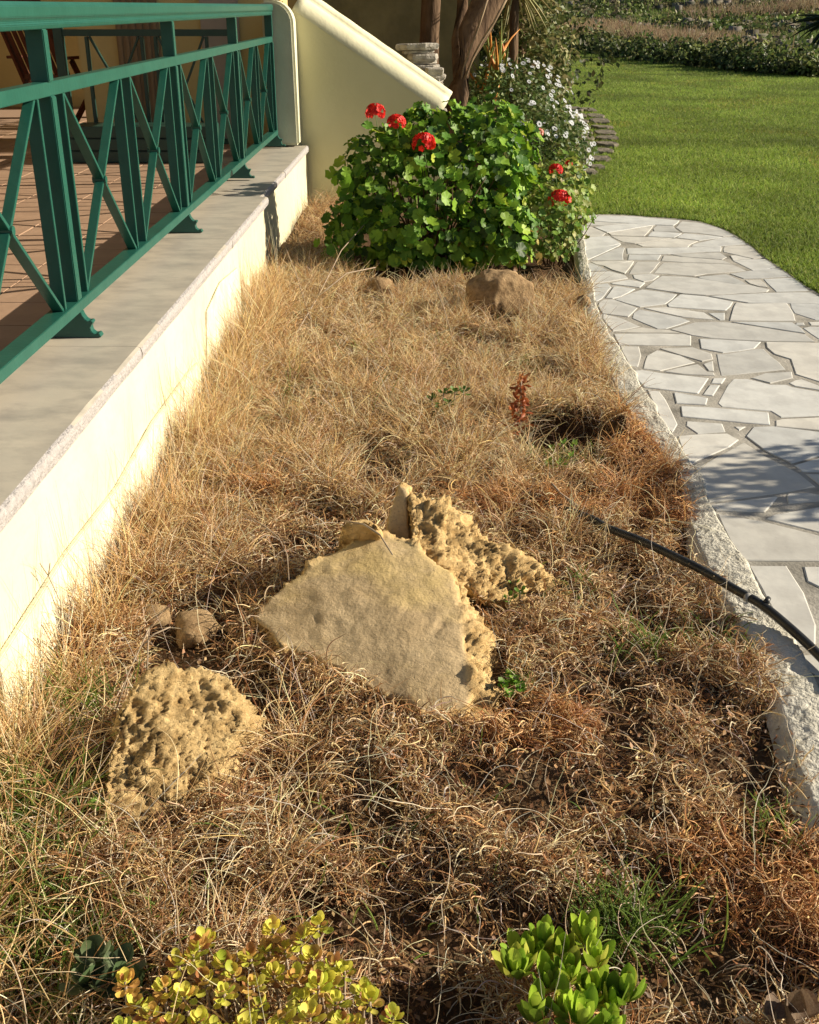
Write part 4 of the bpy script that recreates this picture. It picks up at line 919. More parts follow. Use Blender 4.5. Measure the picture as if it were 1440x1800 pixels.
# stems of the geraniums
def stems(parent, root, n, spread, h, rad=.008, m='bark', name='stem', joined=True):
    mb = MB()
    for i in range(n):
        a = random.uniform(0, 6.28); s = spread*random.uniform(.3, 1); x0 = root[0]+math.cos(a)*s*.3; y0 = root[1]+math.sin(a)*s*.3
        pts = [(x0, y0, root[2])]
        for k in range(1, 5): pts.append((x0+math.cos(a)*s*.7*k/4+random.uniform(-.02, .02), y0+math.sin(a)*s*.7*k/4+random.uniform(-.02, .02), root[2]+h*(k/4)**.8*random.uniform(.9, 1.1)))
        mb.tube(pts, [rad*(1-.15*k) for k in range(5)], 6)
    o = mb.build(name, M[m], None, smooth=True); o.parent = parent; o.matrix_parent_inverse = Matrix.Translation(-parent.location); return o
tag(stems(ger, (.05, 6.85, -.03), 34, .45, .6), kind='stuff'); tag(stems(ger2, (.85, 7.0, -.03), 14, .3, .3, .005), kind='stuff')
# dry brown leaves low in the bush
n = 36; p = np.stack([rng.uniform(-.1, .75, n), rng.uniform(6.42, 6.75, n), rng.uniform(.03, .30, n)], 1)
o = leaf_cloud('withered_leaf', 'round', p, rng.normal(0, 1, (n, 3))+np.array([.3, -.5, .3]), rng.uniform(.010, .024, n), palette([(.36, .22, .07), (.42, .30, .10), (.24, .12, .05)], n), M['leaf'], ger); o.matrix_parent_inverse = Matrix.Translation(-ger.location); tag(o, kind='stuff')
# flower heads
def flower_head(parent, c, r, cols, n=46, stalk=True):
    d = rng.normal(0, 1, (n, 3)); d /= np.linalg.norm(d, axis=1, keepdims=True); d[:, 2] = np.where(d[:, 2] < -.4, -d[:, 2], d[:, 2])*.85
    V, Fc, T = [], [], []; LTm, LF = LT['oval']
    for i in range(n):
        x, y, z = frames(d[i:i+1], 1)
        for k in range(5):
            a = k*2*math.pi/5; f = (math.cos(a)*x+math.sin(a)*y)[0]; s = (-math.sin(a)*x+math.cos(a)*y)[0]; zz = z[0]; pc = np.array(c)+d[i]*r
            b = len(V); sz = r*.34
            for q in ((0, 0, 0), (.42, .6, .1), (0, 1, .2), (-.42, .6, .1)): V.append(pc+(s*q[0]+f*q[1]+zz*q[2])*sz)
            Fc.append((b, b+1, b+2)); Fc.append((b, b+2, b+3)); col = palette(cols, 1)[0]; T += [col]*4
    o = link('flower_head', fast_mesh('flower_head', np.array(V), np.array(Fc), False, np.array(T)), parent, M['red']); o.matrix_parent_inverse = Matrix.Translation(-parent.location)
    if stalk:
        s = MB().tube([(c[0]+.03, c[1]+.03, c[2]-.16), (c[0]+.01, c[1], c[2]-.08), tuple(c)], .0022, 5).build('stalk', M['stalk'], None, smooth=True); s.parent = o
    return o
M['stalk'] = mat('green_stalk', (.10, .17, .04), rough=.6)
RED = [(.68, .018, .012), (.80, .035, .018), (.55, .010, .010)]
for par, px, py, y, r, cc in ((ger, 660, 198, 6.75, .056, RED), (ger, 697, 216, 6.7, .052, RED), (ger, 745, 252, 6.55, .064, RED), (ger2, 977, 299, 7.0, .042, RED), (ger2, 984, 352, 6.75, .066, RED), (ger2, 1000, 288, 7.4, .024, RED), (ger2, 947, 233, 7.3, .030, [(.75, .22, .15), (.7, .1, .06), (.8, .5, .45)])):
    c = atY(px, py, y); flower_head(par, c, r, cc)

# white daisies behind
DL = [(1.1, 10.4, .25, .42, .8, .42), (.95, 12.0, .40, .6, 1.0, .55), (1.35, 11.6, .2, .35, .9, .34)]
ds_ = thing('daisy_bush', 'mound of white daisies in bloom behind the geraniums, beside the lawn', 'bush', (1.05, 11.2, 0))
p, d = lump_points(DL, 9000, .6, 1.05, -.02, .7); n = len(p); p += d*((fbm(p[:, 0], p[:, 1]+p[:, 2], 4, 8, 2)-.5)*.22)[:, None]
o = leaf_cloud('foliage', 'small', p, d*.5+rng.normal(0, .6, (n, 3))+np.array([.1, 0, .4]), rng.uniform(.03, .065, n), palette([(.06, .105, .03), (.09, .14, .035), (.13, .18, .05), (.16, .17, .06)], n), M['leaf'], ds_); o.matrix_parent_inverse = Matrix.Translation(-ds_.location); tag(o, kind='stuff')
V, Fc = [], []
for k in range(11):
    a = 2*math.pi*k/11; c, s = math.cos(a), math.sin(a); b = len(V)
    for u_, v_, w_ in ((.2, 0, 0), (.65, .17, .06), (1, 0, .02), (.65, -.17, .06)): V.append((c*u_-s*v_, s*u_+c*v_, w_))
    Fc.append((b, b+1, b+2, b+3))
dme = mesh('flower', V, Fc); dme.materials.append(M['white']); dme.materials.append(M['yelc'])
b = len(dme.vertices)
q, dd = lump_points(DL, 2000, .98, 1.08, .02, .95); k = (dd@np.array([.2, -.75, .55]) > .15) & (fbm(q[:, 0], q[:, 1]+q[:, 2], 2.5, 3, 2) > .42); q, dd = q[k][:140], dd[k][:140]
for i in range(len(q)):
    o = bpy.data.objects.new('flower', dme); COL.objects.link(o); o.parent = ds_; o.matrix_parent_inverse = Matrix.Translation(-ds_.location)
    nr = Vector(dd[i])*.5+Vector((.35, -.5, .45))+Vector(rng.normal(0, .25, 3)); o.location = Vector(q[i])+Vector(dd[i])*.03; o.rotation_euler = nr.to_track_quat('Z', 'Y').to_euler(); o.scale = [random.uniform(.021, .031)]*3

# tall leafy shrubs / trees behind
def leafy(name, lumps, n, size, cols, label, cat, trunk=None, kind='small', group=None, lo=.5):
    L = np.array(lumps); t = thing(name, label, cat, (float(L[0, 0]), float(L[0, 1]), 0), group); p, d = lump_points(lumps, n, lo, 1.08, -.02, .4); n = len(p)
    p += d*((fbm(p[:, 0]*1.3, p[:, 1]+p[:, 2], 2.2, 8, 3)-.5)*L[:, 3].mean()*.8)[:, None]
    o = leaf_cloud('crown', kind, p, d*.4+rng.normal(0, .6, (n, 3))+np.array([.1, 0, .3]), rng.uniform(*size, n), palette(cols, n), M['leaf'], t); o.matrix_parent_inverse = Matrix.Translation(-t.location); tag(o, kind='stuff')
    if trunk:
        for pts, rad in trunk:
            o = MB().tube(pts, rad, 12).build('trunk', M['bark'], None, smooth=True); o.parent = t; o.matrix_parent_inverse = Matrix.Translation(-t.location)
    return t
leafy('leafy_tree', [(1.25, 14.6, 1.5, .55, .7, 1.3), (1.0, 14.2, 2.6, .9, .8, .9), (1.45, 13.8, .8, .35, .5, .8)], 9000, (.05, .10), [(.10, .13, .04), (.14, .17, .055), (.24, .23, .09), (.32, .29, .14)], 'dense leafy tree with sunlit right edge behind the daisies', 'tree', [([(1.2, 14.5, -.1), (1.22, 14.5, .9), (1.15, 14.4, 2.2)], [.11, .09, .05])])
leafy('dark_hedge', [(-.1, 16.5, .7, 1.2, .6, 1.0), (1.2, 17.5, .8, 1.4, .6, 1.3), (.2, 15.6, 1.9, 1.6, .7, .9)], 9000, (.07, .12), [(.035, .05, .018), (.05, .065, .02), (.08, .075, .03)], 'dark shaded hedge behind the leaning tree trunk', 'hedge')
# leaning tree with pale vines
T0 = atY(803, 172, 10.6); tr = thing('leaning_tree', 'thick leaning brown tree trunk with pale vines behind the stacked stones', 'tree', (T0.x, T0.y, -.05))
def tp(mb, name, m):
    o = mb.build(name, M[m], None, smooth=True); o.parent = tr; o.matrix_parent_inverse = Matrix.Translation(-tr.location); return o
A1 = atY(870, -10, 10.9); A0 = atY(835, 60, 10.75); B1 = atY(815, -10, 11.2)
tp(MB().tube([(T0.x-.03, T0.y, -.1), (T0.x-.01, T0.y, .45), (T0.x+.01, T0.y, T0.z+.05), (A0.x-.02, A0.y, A0.z), (A1.x, A1.y, A1.z+.05), (A1.x+.55, 11.1, 2.6), (A1.x+.9, 11.2, 3.2)], [.15, .12, .105, .14, .15, .12, .08], 14), 'trunk', 'bark')
tp(MB().tube([(T0.x+.04, T0.y+.1, .75), (B1.x-.02, B1.y, 1.2), (B1.x, B1.y, 1.7), (B1.x-.3, 11.2, 2.9)], [.07, .09, .08, .05], 10), 'limb', 'bark')
for q_ in ([(808, 160), (815, 120), (828, 80), (842, 45), (858, -5)], [(812, 150), (832, 100), (848, 70), (868, 40), (892, -5)]):
    pts = [atY(a, b, 10.58-.0*i) for i, (a, b) in enumerate(q_)]; tp(MB().tube(pts, .011, 6), 'vine', 'vine')
p, d = lump_points([(T0.x+.6, 11.3, 3.5, 1.6, 1.3, .9), (T0.x-.6, 11.6, 3.4, 1.2, 1.2, .8)], 4500, .3, 1.05, 2.2, .3)
o = leaf_cloud('crown', 'small', p, rng.normal(0, 1, (len(p), 3)), rng.uniform(.08, .14, len(p)), palette([(.07, .10, .03), (.10, .13, .04)], len(p)), M['leaf'], tr); o.matrix_parent_inverse = Matrix.Translation(-tr.location); tag(o, kind='stuff')
T1 = atY(755, 75, 12.2); t2 = thing('tree', 'straight dark tree trunk rising behind the stacked stone pillar', 'tree', (T1.x, T1.y, 0))
o = MB().tube([(T1.x-.05, T1.y, -.1), (T1.x-.03, T1.y, .6), (T1.x, T1.y, 1.2), (T1.x+.05, T1.y, 2.4), (T1.x+.05, T1.y, 3.4)], [.16, .13, .10, .095, .07], 12).build('trunk', M['bark'], None, smooth=True); o.parent = t2; o.matrix_parent_inverse = Matrix.Translation(-t2.location)
p, d = lump_points([(T1.x-.2, 12.4, 3.6, 1.5, 1.2, .8)], 2500, .3, 1.05, 2.2, .3)
o = leaf_cloud('crown', 'small', p, rng.normal(0, 1, (len(p), 3)), rng.uniform(.08, .14, len(p)), palette([(.07, .10, .03), (.10, .13, .04)], len(p)), M['leaf'], t2); o.matrix_parent_inverse = Matrix.Translation(-t2.location); tag(o, kind='stuff')
# garden wall in shade
gw = MB().box((-1.1, 14.2, 1.1), (3.6, .35, 2.6)).build('garden_wall', M['dkwall'], bevel=.02); tag(gw, 'dark olive garden wall in shade behind the sloping parapet', 'wall')
# aloe with orange tips
al = thing('aloe_plant', 'spiky aloe with yellow green and orange leaves among the daisies', 'plant', (0, 0, 0)); c0 = atY(868, 130, 12.0); al.location = (c0.x, 12.0, 0)
for k in range(34):
    a = random.uniform(0, 6.28); L = random.uniform(.25, .5); h = c0.z+random.uniform(-.35, .1); bx, by = c0.x+random.uniform(-.14, .14), 12+random.uniform(-.12, .12); lean = random.uniform(.2, .8)
    pts = [Vector((bx+math.cos(a)*L*t*lean, by+math.sin(a)*L*t*lean, h+L*t*(1-.35*t*lean))) for t in (0, .35, .7, 1)]
    col = random.choice(['aloe_g', 'aloe_g', 'aloe_g', 'aloe_o'])
    if col not in M: M[col] = mat(col, (.20, .27, .07) if col == 'aloe_g' else (.60, .20, .05), (.30, .33, .10) if col == 'aloe_g' else (.65, .32, .08), 9, rough=.5)
    o = MB().tube(pts, [.018, .016, .010, .002], 5).build('leaf', M[col], None, smooth=True); o.parent = al; o.matrix_parent_inverse = Matrix.Translation(-al.location)
o = MB().tube([(c0.x, 12, -.05), (c0.x, 12, c0.z-.2)], [.05, .04], 8).build('stem', M['bark'], None, smooth=True); o.parent = al; o.matrix_parent_inverse = Matrix.Translation(-al.location)
yu = thing('yucca', 'yucca crown with hanging pale leaf tips at the top edge behind the trunk', 'plant', (0, 0, 0)); c1 = atY(905, -30, 12.6); yu.location = (c1.x, 12.6, 0)
M['yucca'] = mat('yucca_leaf', (.26, .27, .09), (.38, .30, .14), 8, rough=.6, trans=.15)
for k in range(46):
    a = random.uniform(0, 6.28); L = random.uniform(.35, .55); e = random.uniform(-1.2, .6)
    pts = [c1+Vector((math.cos(a)*math.cos(e)*L*t, math.sin(a)*math.cos(e)*L*t, math.sin(e)*L*t-.15*t*t)) for t in (0, .35, .7, 1)]
    o = MB().tube(pts, [.012, .014, .009, .001], 4).build('leaf', M['yucca'], None); o.parent = yu; o.matrix_parent_inverse = Matrix.Translation(-yu.location)
o = MB().tube([(c1.x, 12.6, -.1), (c1.x+.02, 12.6, .8), (c1.x, 12.6, c1.z)], [.06, .05, .05], 8).build('stem', M['bark'], None, smooth=True); o.parent = yu; o.matrix_parent_inverse = Matrix.Translation(-yu.location)

# stacked dry stones
sp = thing('stone_stack', 'stack of rough pale flat stones beside the end of the sloping parapet', 'stone pillar', (.02, 9.95, 0))
def rough_slab(cx, cy, z, w_, d_, h_, m, parent, name='stone', rot=0, irr=.18):
    n = 9; V = []; ph = random.uniform(0, 6)
    ring = [(math.cos(a)*w_/2*(1+random.uniform(-irr, irr*.4)), math.sin(a)*d_/2*(1+random.uniform(-irr, irr*.4))) for a in [ph+2*math.pi*i/n for i in range(n)]]
    ring = [(max(-w_/2*.92, min(w_/2*.92, x*1.2)), max(-d_/2*.92, min(d_/2*.92, y*1.2))) for x, y in ring]
    for zz, s in ((0, .93), (.35, 1.0), (.8, .99), (1, .93)):
        for x, y in ring: V.append((x*s+random.uniform(-.003, .003), y*s+random.uniform(-.003, .003), zz*h_+random.uniform(-.06, .06)*h_))
    Fc = [[k*n+i, k*n+(i+1) % n, (k+1)*n+(i+1) % n, (k+1)*n+i] for k in range(3) for i in range(n)]+[list(range(n))[::-1], [3*n+i for i in range(n)]]
    o = link(name, mesh(name, V, Fc), parent, m); o.location = (cx, cy, z); o.rotation_euler = (random.uniform(-.04, .04), random.uniform(-.05, .05), rot); o.matrix_parent_inverse = Matrix.Translation(-parent.location); return o
z = -.03; Xa = atY(738, 100, 9.95).x; Xb = atY(765, 130, 9.8).x
while z < 1.13:
    h = random.uniform(.03, .055); rough_slab(Xa+random.uniform(-.05, .05), 9.98+random.uniform(-.03, .03), z, random.uniform(.24, .40), .26, h, M['stack'], sp); z += h*.98
rough_slab(Xa-.02, 9.98, z, .40, .28, .05, M['stack'], sp)
z = -.03
while z < .99:
    h = random.uniform(.03, .05); rough_slab(Xb+random.uniform(-.02, .02), 9.74, z, random.uniform(.16, .22), .2, h, M['stack'], sp); z += h*.98

# old stepping slabs in the lawn
ss = thing('stepping_stones', 'cluster of dark weathered stone strips sunk in the lawn beside the daisies', 'stepping stones', (2, 14, 0))
for py, xl_, xr_ in ((193, 1000, 1048), (203, 1000, 1062), (213, 1000, 1072), (223, 1000, 1078), (233, 1002, 1084), (243, 1005, 1088), (254, 1005, 1086), (266, 1003, 1080), (279, 1000, 1074), (292, 998, 1062), (303, 985, 1050)):
    a, b = atZ(xl_, py, .02), atZ(xr_, py, .02); nn = 2 if b.x-a.x > .35 else 1; L = (b.x-a.x)/nn; dd_ = a.y*a.y*.0021
    for k in range(nn): rough_slab(a.x+L*(k+.5), a.y+random.uniform(-.04, .04), .0, L*.98, dd_, random.uniform(.03, .05), M['slabold'], ss, 'slab', random.uniform(-.05, .05), .12)

# ------------------------------------------------------------------ hillside vegetation
def near_hill(n, dlo, dhi, x0=2, x1=40, y0=15, y1=80):
    x = rng.uniform(x0, x1, n*6); y = rng.uniform(y0, y1, n*6); d = far_d(x, y); ok = (d > dlo) & (d < dhi) & (np.abs(x/y) < .62) & (x/y > .02); return x[ok][:n], y[ok][:n]
# shrubs along the far edge of the lawn: individuals
def along(t):   # point along far_line
    seg = [(far_line[i+1]-far_line[i]).length for i in range(len(far_line)-1)]; s = t*sum(seg); 
    for i, l in enumerate(seg):
        if s <= l: return far_line[i].lerp(far_line[i+1], s/l)
        s -= l
    return far_line[-1]
SH = [(.11, .16, .04), (.16, .21, .055), (.24, .27, .08), (.07, .11, .03)]
k = 0
ORD = ['first', 'second', 'third', 'fourth', 'fifth', 'sixth', 'seventh', 'eighth', 'ninth', 'tenth']
for px in list(range(990, 1445, 48)):
    py = np.interp(px, [980, 1080, 1160, 1260, 1440], [86, 104, 113, 126, 140]); q = atZ(px, py-1, 0); dist = q.y; q = q+Vector((.4, .8, 0))
    h = random.uniform(.30, .62)*np.interp(dist, [25, 45], [1, 1.25]); w_ = random.uniform(.85, 1.25)*np.interp(dist, [25, 45], [.85, 1.3])
    if 1000 < px < 1060: h *= 1.5
    leafy('shrub', [(q.x, q.y, h*.45, w_, w_*.7, h*.6), (q.x+.35, q.y+.3, h*.5, w_*.7, w_*.6, h*.5)], 2000, (.07, .15), [SH[k % 4], SH[(k+1) % 4], (.16, .17, .06), (.03, .045, .015)], ORD[k]+' shrub from the left in the low green row along the far lawn edge', 'shrub', group='shrubs along the far edge of the lawn', lo=.3); k += 1
x, y = near_hill(6500, 1.0, 60); n = len(x); sz = rng.uniform(.25, .8, n); den = fbm(x, y, .16, 44, 3); ok = den > .47; x, y, sz = x[ok], y[ok], sz[ok]; n = len(x)
per = 26; c = np.repeat(np.stack([x, y, hillz(x, y)], 1), per, 0); s = np.repeat(sz, per); d = rng.normal(0, 1, (n*per, 3)); d /= np.linalg.norm(d, axis=1, keepdims=True); d[:, 2] = np.abs(d[:, 2])
cl = np.repeat(palette(SH+[(.15, .14, .07), (.20, .18, .11)], n, None, .2), per, 0)
o = leaf_cloud('scrub', 'small', c+d*s[:, None]*np.array([.8, .8, .5]), d+rng.normal(0, .5, d.shape), rng.uniform(.10, .24, n*per)*(.6+s), cl*(1+rng.normal(0, .2, (n*per, 1))).clip(.5, 1.6), M['leaf'])
tag(o, 'low mixed scrub covering the hillside beyond the lawn', 'scrub', kind='stuff')
# dark stones on the terraces
x, y = near_hill(4000, 2, 50); dd_ = far_d(x, y); band = (np.abs((dd_ % 9.0)-6.0) < .5) | (rng.random(len(x)) < .05); x, y = x[band], y[band]; n = len(x)
cube = np.array([(a, b, c_) for a in (-1, 1) for b in (-1, 1) for c_ in (-1, 1)], float); cf = np.array([(0,1,3,2),(4,6,7,5),(0,4,5,1),(2,3,7,6),(0,2,6,4),(1,5,7,3)])
V = cube[None]*rng.uniform(.08, .28, (n, 1, 3))*(1+rng.normal(0, .15, (n, 8, 3)))+np.stack([x, y, hillz(x, y)+.1], 1)[:, None]
me = fast_mesh('terrace_stones', V.reshape(-1, 3), (cf[None]+(np.arange(n)*8)[:, None, None]).reshape(-1, 4), False, np.repeat(palette([(.16, .14, .11), (.10, .09, .07), (.24, .21, .17)], n), 8, 0))
M['stonet'] = mat('field_stone', (1, 1, 1), rough=.9, tint=True); tag(link('terrace_stones', me, mat=M['stonet']), 'rough dark stones in rows on the hillside', 'stones', kind='stuff')
# dry reeds
cs = [(1030, 62), (1060, 68), (1090, 75), (1120, 80), (1150, 88), (1180, 92), (1200, 93), (1010, 55), (1240, 20), (1380, 22), (1330, 14), (1075, 60), (1140, 78)]
X_, Y_ = [], []
for px, py in cs:
    q = atZ(px, py+22, .0) if py > 40 else atZ(px, 62, 0); m_ = 900 if py > 40 else 300; X_.append(rng.normal(q.x, .9, m_)); Y_.append(rng.normal(min(q.y, 60)+1.5, 1.0, m_))
x, y = np.concatenate(X_), np.concatenate(Y_); ok = far_d(x, y) > .9; x, y = x[ok], y[ok]; n = len(x)
P = walk(x, y, hillz(x, y), rng.uniform(0, 6.28, n), rng.uniform(1.1, 1.5, n), rng.uniform(.5, 1.0, n), 5, rng.uniform(0, .7, n), rng.normal(0, .3, n), .05)
strands('dry_reeds', P, rng.uniform(.010, .018, n), palette([(.36, .25, .15), (.44, .31, .19), (.28, .20, .12), (.40, .32, .18)], n), M['straw'], 'pinkish tan dry reeds on the slope behind the lawn shrubs', 'reeds')
# hill grass
x, y = near_hill(60000, .6, 45); n = len(x); P = walk(x, y, hillz(x, y), rng.uniform(0, 6.28, n), rng.uniform(.8, 1.5, n), rng.uniform(.12, .35, n), 4, rng.uniform(0, .9, n), rng.normal(0, .4, n), .05)
g_ = fbm(x, y, .22, 60, 3)[:, None]; cl = np.where(g_ > .49, palette([(.14, .22, .04), (.20, .26, .06)], n), palette([(.32, .26, .13), (.22, .19, .07), (.42, .33, .2)], n))
strands('hill_grass', P, rng.uniform(.008, .014, n), cl, M['straw'], 'rough grass between the scrub on the hillside', 'grass')
# dark spiky tree at the right edge
q = atZ(1450, 122, 0); dk = thing('palm', 'dark spiky palm at the right edge in front of the hillside', 'palm', (q.x, q.y, 0))
cpt = Vector((q.x, q.y, 1.15)); M['darkfrond'] = mat('dark_frond', (.018, .028, .012), (.03, .045, .02), 5, rough=.7)
for k in range(70):
    a = random.uniform(0, 6.28); e = random.uniform(-.9, 1.2); L = random.uniform(.7, 1.2)
    pts = [cpt+Vector((math.cos(a)*math.cos(e)*L*t, math.sin(a)*math.cos(e)*L*t, math.sin(e)*L*t-.3*t*t)) for t in (0, .35, .7, 1)]
    o = MB().tube(pts, [.03, .035, .025, .004], 4).build('frond', M['darkfrond'], None); o.parent = dk; o.matrix_parent_inverse = Matrix.Translation(-dk.location)
o = MB().tube([(cpt.x, cpt.y, -.1), (cpt.x, cpt.y, 1.0)], [.2, .16], 10).build('trunk', M['bark'], None, smooth=True); o.parent = dk; o.matrix_parent_inverse = Matrix.Translation(-dk.location)

# ------------------------------------------------------------------ irrigation hose
hp = [(930, 868, .0), (985, 892, .02), (1040, 912, .03), (1068, 928, .035), (1130, 952, .04), (1200, 985, .045), (1245, 1008, .04), (1290, 1035, .038), (1340, 1064, .036), (1390, 1105, .030), (1440, 1152, .026), (1500, 1215, .026), (1580, 1310, .026), (1700, 1480, .026)]
ctrl = [atZ(a, b, z) for a, b, z in hp]; pts = []
for i in range(len(ctrl)-1):
    p0, p1, p2, p3 = ctrl[max(i-1, 0)], ctrl[i], ctrl[i+1], ctrl[min(i+2, len(ctrl)-1)]
    for k in range(6):
        t = k/6; pts.append(.5*((2*p1)+(p2-p0)*t+(2*p0-5*p1+4*p2-p3)*t*t+(3*p1-p0-3*p2+p3)*t**3))
hose = thing('irrigation_pipe', 'black plastic irrigation pipe crossing from the dry bed over the path edge', 'pipe', tuple(ctrl[5]))
o = MB().tube(pts, .0125, 14).build('pipe', M['hose'], None, smooth=True); o.parent = hose; o.matrix_parent_inverse = Matrix.Translation(-hose.location)
c = atZ(1313, 1049, .038); c2 = atZ(1318, 1052, .038); o = MB().tube([c, c2], .0131, 14).build('ring_mark', M['hosemark'], None, smooth=True); o.parent = hose; o.matrix_parent_inverse = Matrix.Translation(-hose.location)
c = atZ(1346, 1060, .045); o = MB().tube([c, c+Vector((.012, .016, .006))], [.009, .007], 10).build('emitter', M['hose'], None, smooth=True); o.parent = hose; o.matrix_parent_inverse = Matrix.Translation(-hose.location)

# ------------------------------------------------------------------ small plants in the bed
def rosette_plant(name, centres, label, nleaf, size, cols, kind='oval', stemh=.05, cat='plant', elev=(.35, 1.1), mat_='leaf', zofs=0):
    c0 = centres[0]; t = thing(name, label, cat, (c0[0], c0[1], 0)); pos, nr, fw = [], [], []; mb = MB()
    for cx, cy, cz in centres:
        ph = random.uniform(0, 6)
        for i in range(nleaf):
            a = ph+i*2.4; e = elev[0]+(elev[1]-elev[0])*(i/nleaf)+random.uniform(-.15, .15); f = np.array([math.cos(a)*math.cos(e), math.sin(a)*math.cos(e), math.sin(e)])
            u_ = np.array([-math.cos(a)*math.sin(e), -math.sin(a)*math.sin(e), math.cos(e)]); pos.append(np.array([cx, cy, cz])+f*.006-np.array([0, 0, .012*(1-i/nleaf)])); nr.append(u_+rng.normal(0, .12, 3)); fw.append(f)
        mb.tube([(cx+random.uniform(-.02, .02), cy+random.uniform(-.02, .02), float(H(cx, cy))), (cx+random.uniform(-.005, .005), cy, (cz+float(H(cx, cy)))/2), (cx, cy, cz)], [.0035, .003, .0025], 5)
    pos, nr, fw = map(np.array, (pos, nr, fw)); n = len(pos); x = np.cross(fw, nr); x /= np.linalg.norm(x, axis=1, keepdims=True)
    sz = rng.uniform(*size, n); ti = palette(cols, n)
    k = min(n, 300); idx = rng.permutation(n); s, r_ = idx[:k], idx[k:]
    # frames(): y axis = nrm x (r x nrm) -> along r
    leaf_objs('leaf', kind, pos[s], nr[s], sz[s], ti[s], M[mat_], t, fw[s])
    if len(r_): o = leaf_cloud('foliage', kind, pos[r_], nr[r_], sz[r_], ti[r_], M[mat_], t, fw[r_]); o.matrix_parent_inverse = Matrix.Translation(-t.location); tag(o, kind='stuff')
    o = mb.build('stem', M['twig'], None, smooth=True); o.parent = t; o.matrix_parent_inverse = Matrix.Translation(-t.location); tag(o, kind='stuff'); return t
def cpx(l, jz=.02): 
    out = []
    for px, py, z in l: q = atZ(px, py, z); out.append((q.x, q.y, z+random.uniform(-jz, jz)))
    return out
yl = [(x_, y_, .09) for x_, y_ in [(315, 1700), (350, 1675), (290, 1735), (360, 1720), (325, 1755), (395, 1690), (240, 1760), (222, 1740), (265, 1790), (300, 1800), (350, 1795), (395, 1755), (380, 1820), (430, 1795), (455, 1765), (445, 1730), (480, 1700), (440, 1680), (500, 1660), (530, 1655), (548, 1680), (520, 1715), (560, 1710), (585, 1690), (605, 1700), (560, 1745), (590, 1760), (530, 1760), (500, 1790), (545, 1800), (600, 1800), (640, 1735), (650, 1765), (625, 1790), (560, 1640), (480, 1640), (360, 1645), (210, 1810), (250, 1830), (430, 1840), (320, 1840), (520, 1840), (600, 1850), (480, 1820), (690, 1790), (680, 1830), (470, 1660), (410, 1715), (340, 1690), (575, 1725)]]
rosette_plant('succulent', cpx(yl, .018), 'spreading yellow green succulent with small oval leaves at the bottom edge of the bed', 18, (.011, .022), [(.68, .62, .09), (.78, .70, .14), (.56, .56, .08), (.72, .46, .13), (.44, .50, .07), (.44, .25, .08)], elev=(-.1, 1.15))
gl = [(x_, y_, .06) for x_, y_ in [(925, 1690), (955, 1665), (985, 1680), (1000, 1720), (965, 1730), (1030, 1665), (1045, 1700), (1035, 1755), (1075, 1770), (1100, 1760), (990, 1780), (940, 1800), (1020, 1810), (1075, 1820), (905, 1715)]]
rosette_plant('leafy_plant', cpx(gl, .012), 'bright green leafy plant with upright oval leaves at the bottom right of centre', 13, (.034, .066), [(.36, .50, .05), (.48, .58, .07), (.22, .38, .04), (.58, .60, .10)], elev=(.75, 1.4), kind='lance')
rosette_plant('grey_weed', cpx([(165, 1690, .04), (205, 1700, .04), (180, 1735, .03), (225, 1735, .04), (150, 1730, .03)], .008), 'grey green weed with pointed leaves left of the yellow succulent', 8, (.03, .05), [(.12, .17, .08), (.16, .20, .11), (.09, .14, .06)], elev=(.3, 1.2))
rosette_plant('clover', cpx([(40, 1395, .05), (75, 1372, .06), (95, 1400, .05), (60, 1430, .04), (30, 1440, .04), (170, 1415, .05)], .01), 'small green clover patch by the wall in the lower left', 6, (.008, .015), [(.10, .20, .03), (.15, .27, .04)], elev=(.1, .5), kind='round')
rosette_plant('clover', cpx([(895, 1215, .03), (905, 1190, .03), (915, 1205, .03), (885, 1200, .03), (898, 1178, .03)], .008), 'tiny bright clover tuft right of the largest boulder', 7, (.007, .012), [(.14, .28, .03), (.19, .34, .05)], elev=(.1, .7), kind='round')
rosette_plant('weed', cpx([(905, 1025, .03), (915, 1040, .03), (895, 1045, .03), (880, 1030, .02)], .008), 'small green weed growing at the foot of the pitted rock', 6, (.012, .02), [(.11, .22, .03), (.16, .27, .05)], elev=(.1, .7))
rosette_plant('weed', cpx([(760, 700, .10), (780, 692, .11), (800, 685, .12), (815, 690, .10), (770, 715, .07), (790, 708, .09)], .012), 'small dark green weed in the golden grass left of the rusty shoot', 7, (.018, .03), [(.07, .14, .03), (.10, .18, .035)], elev=(.1, .9))
rosette_plant('weed', cpx([(970, 790, .03), (990, 780, .04), (1005, 800, .03), (985, 815, .03), (1010, 785, .04), (965, 815, .02)], .012), 'feathery light green weed beside the dark hollow', 8, (.016, .028), [(.17, .27, .05), (.22, .32, .07)], elev=(.3, 1.2), kind='small')
# rusty shoot
rs = thing('rusty_shoot', 'upright shoot with curled rust red leaves and a green top beside the dark hollow', 'plant', tuple(atZ(910, 760, 0)))
pos, nr, fw, ti = [], [], [], []; b0 = atZ(912, 765, 0)
for i in range(90):
    t_ = i/90; h = .02+.21*t_; a = i*2.4; e = random.uniform(-.5, 1.0); f = np.array([math.cos(a)*math.cos(e), math.sin(a)*math.cos(e), math.sin(e)]); pos.append(np.array([b0.x+random.uniform(-.03, .03)*(1.4-t_), b0.y+random.uniform(-.03, .03), h])); fw.append(f); nr.append(rng.normal(0, 1, 3))
    ti.append((.14, .24, .04) if t_ > .9 else random.choice([(.42, .13, .04), (.34, .10, .04), (.26, .09, .035), (.50, .22, .09)]))
leaf_objs('leaf', 'lance', np.array(pos), np.array(nr), rng.uniform(.02, .042, 90), np.array(ti), M['leaf'], rs, np.array(fw))
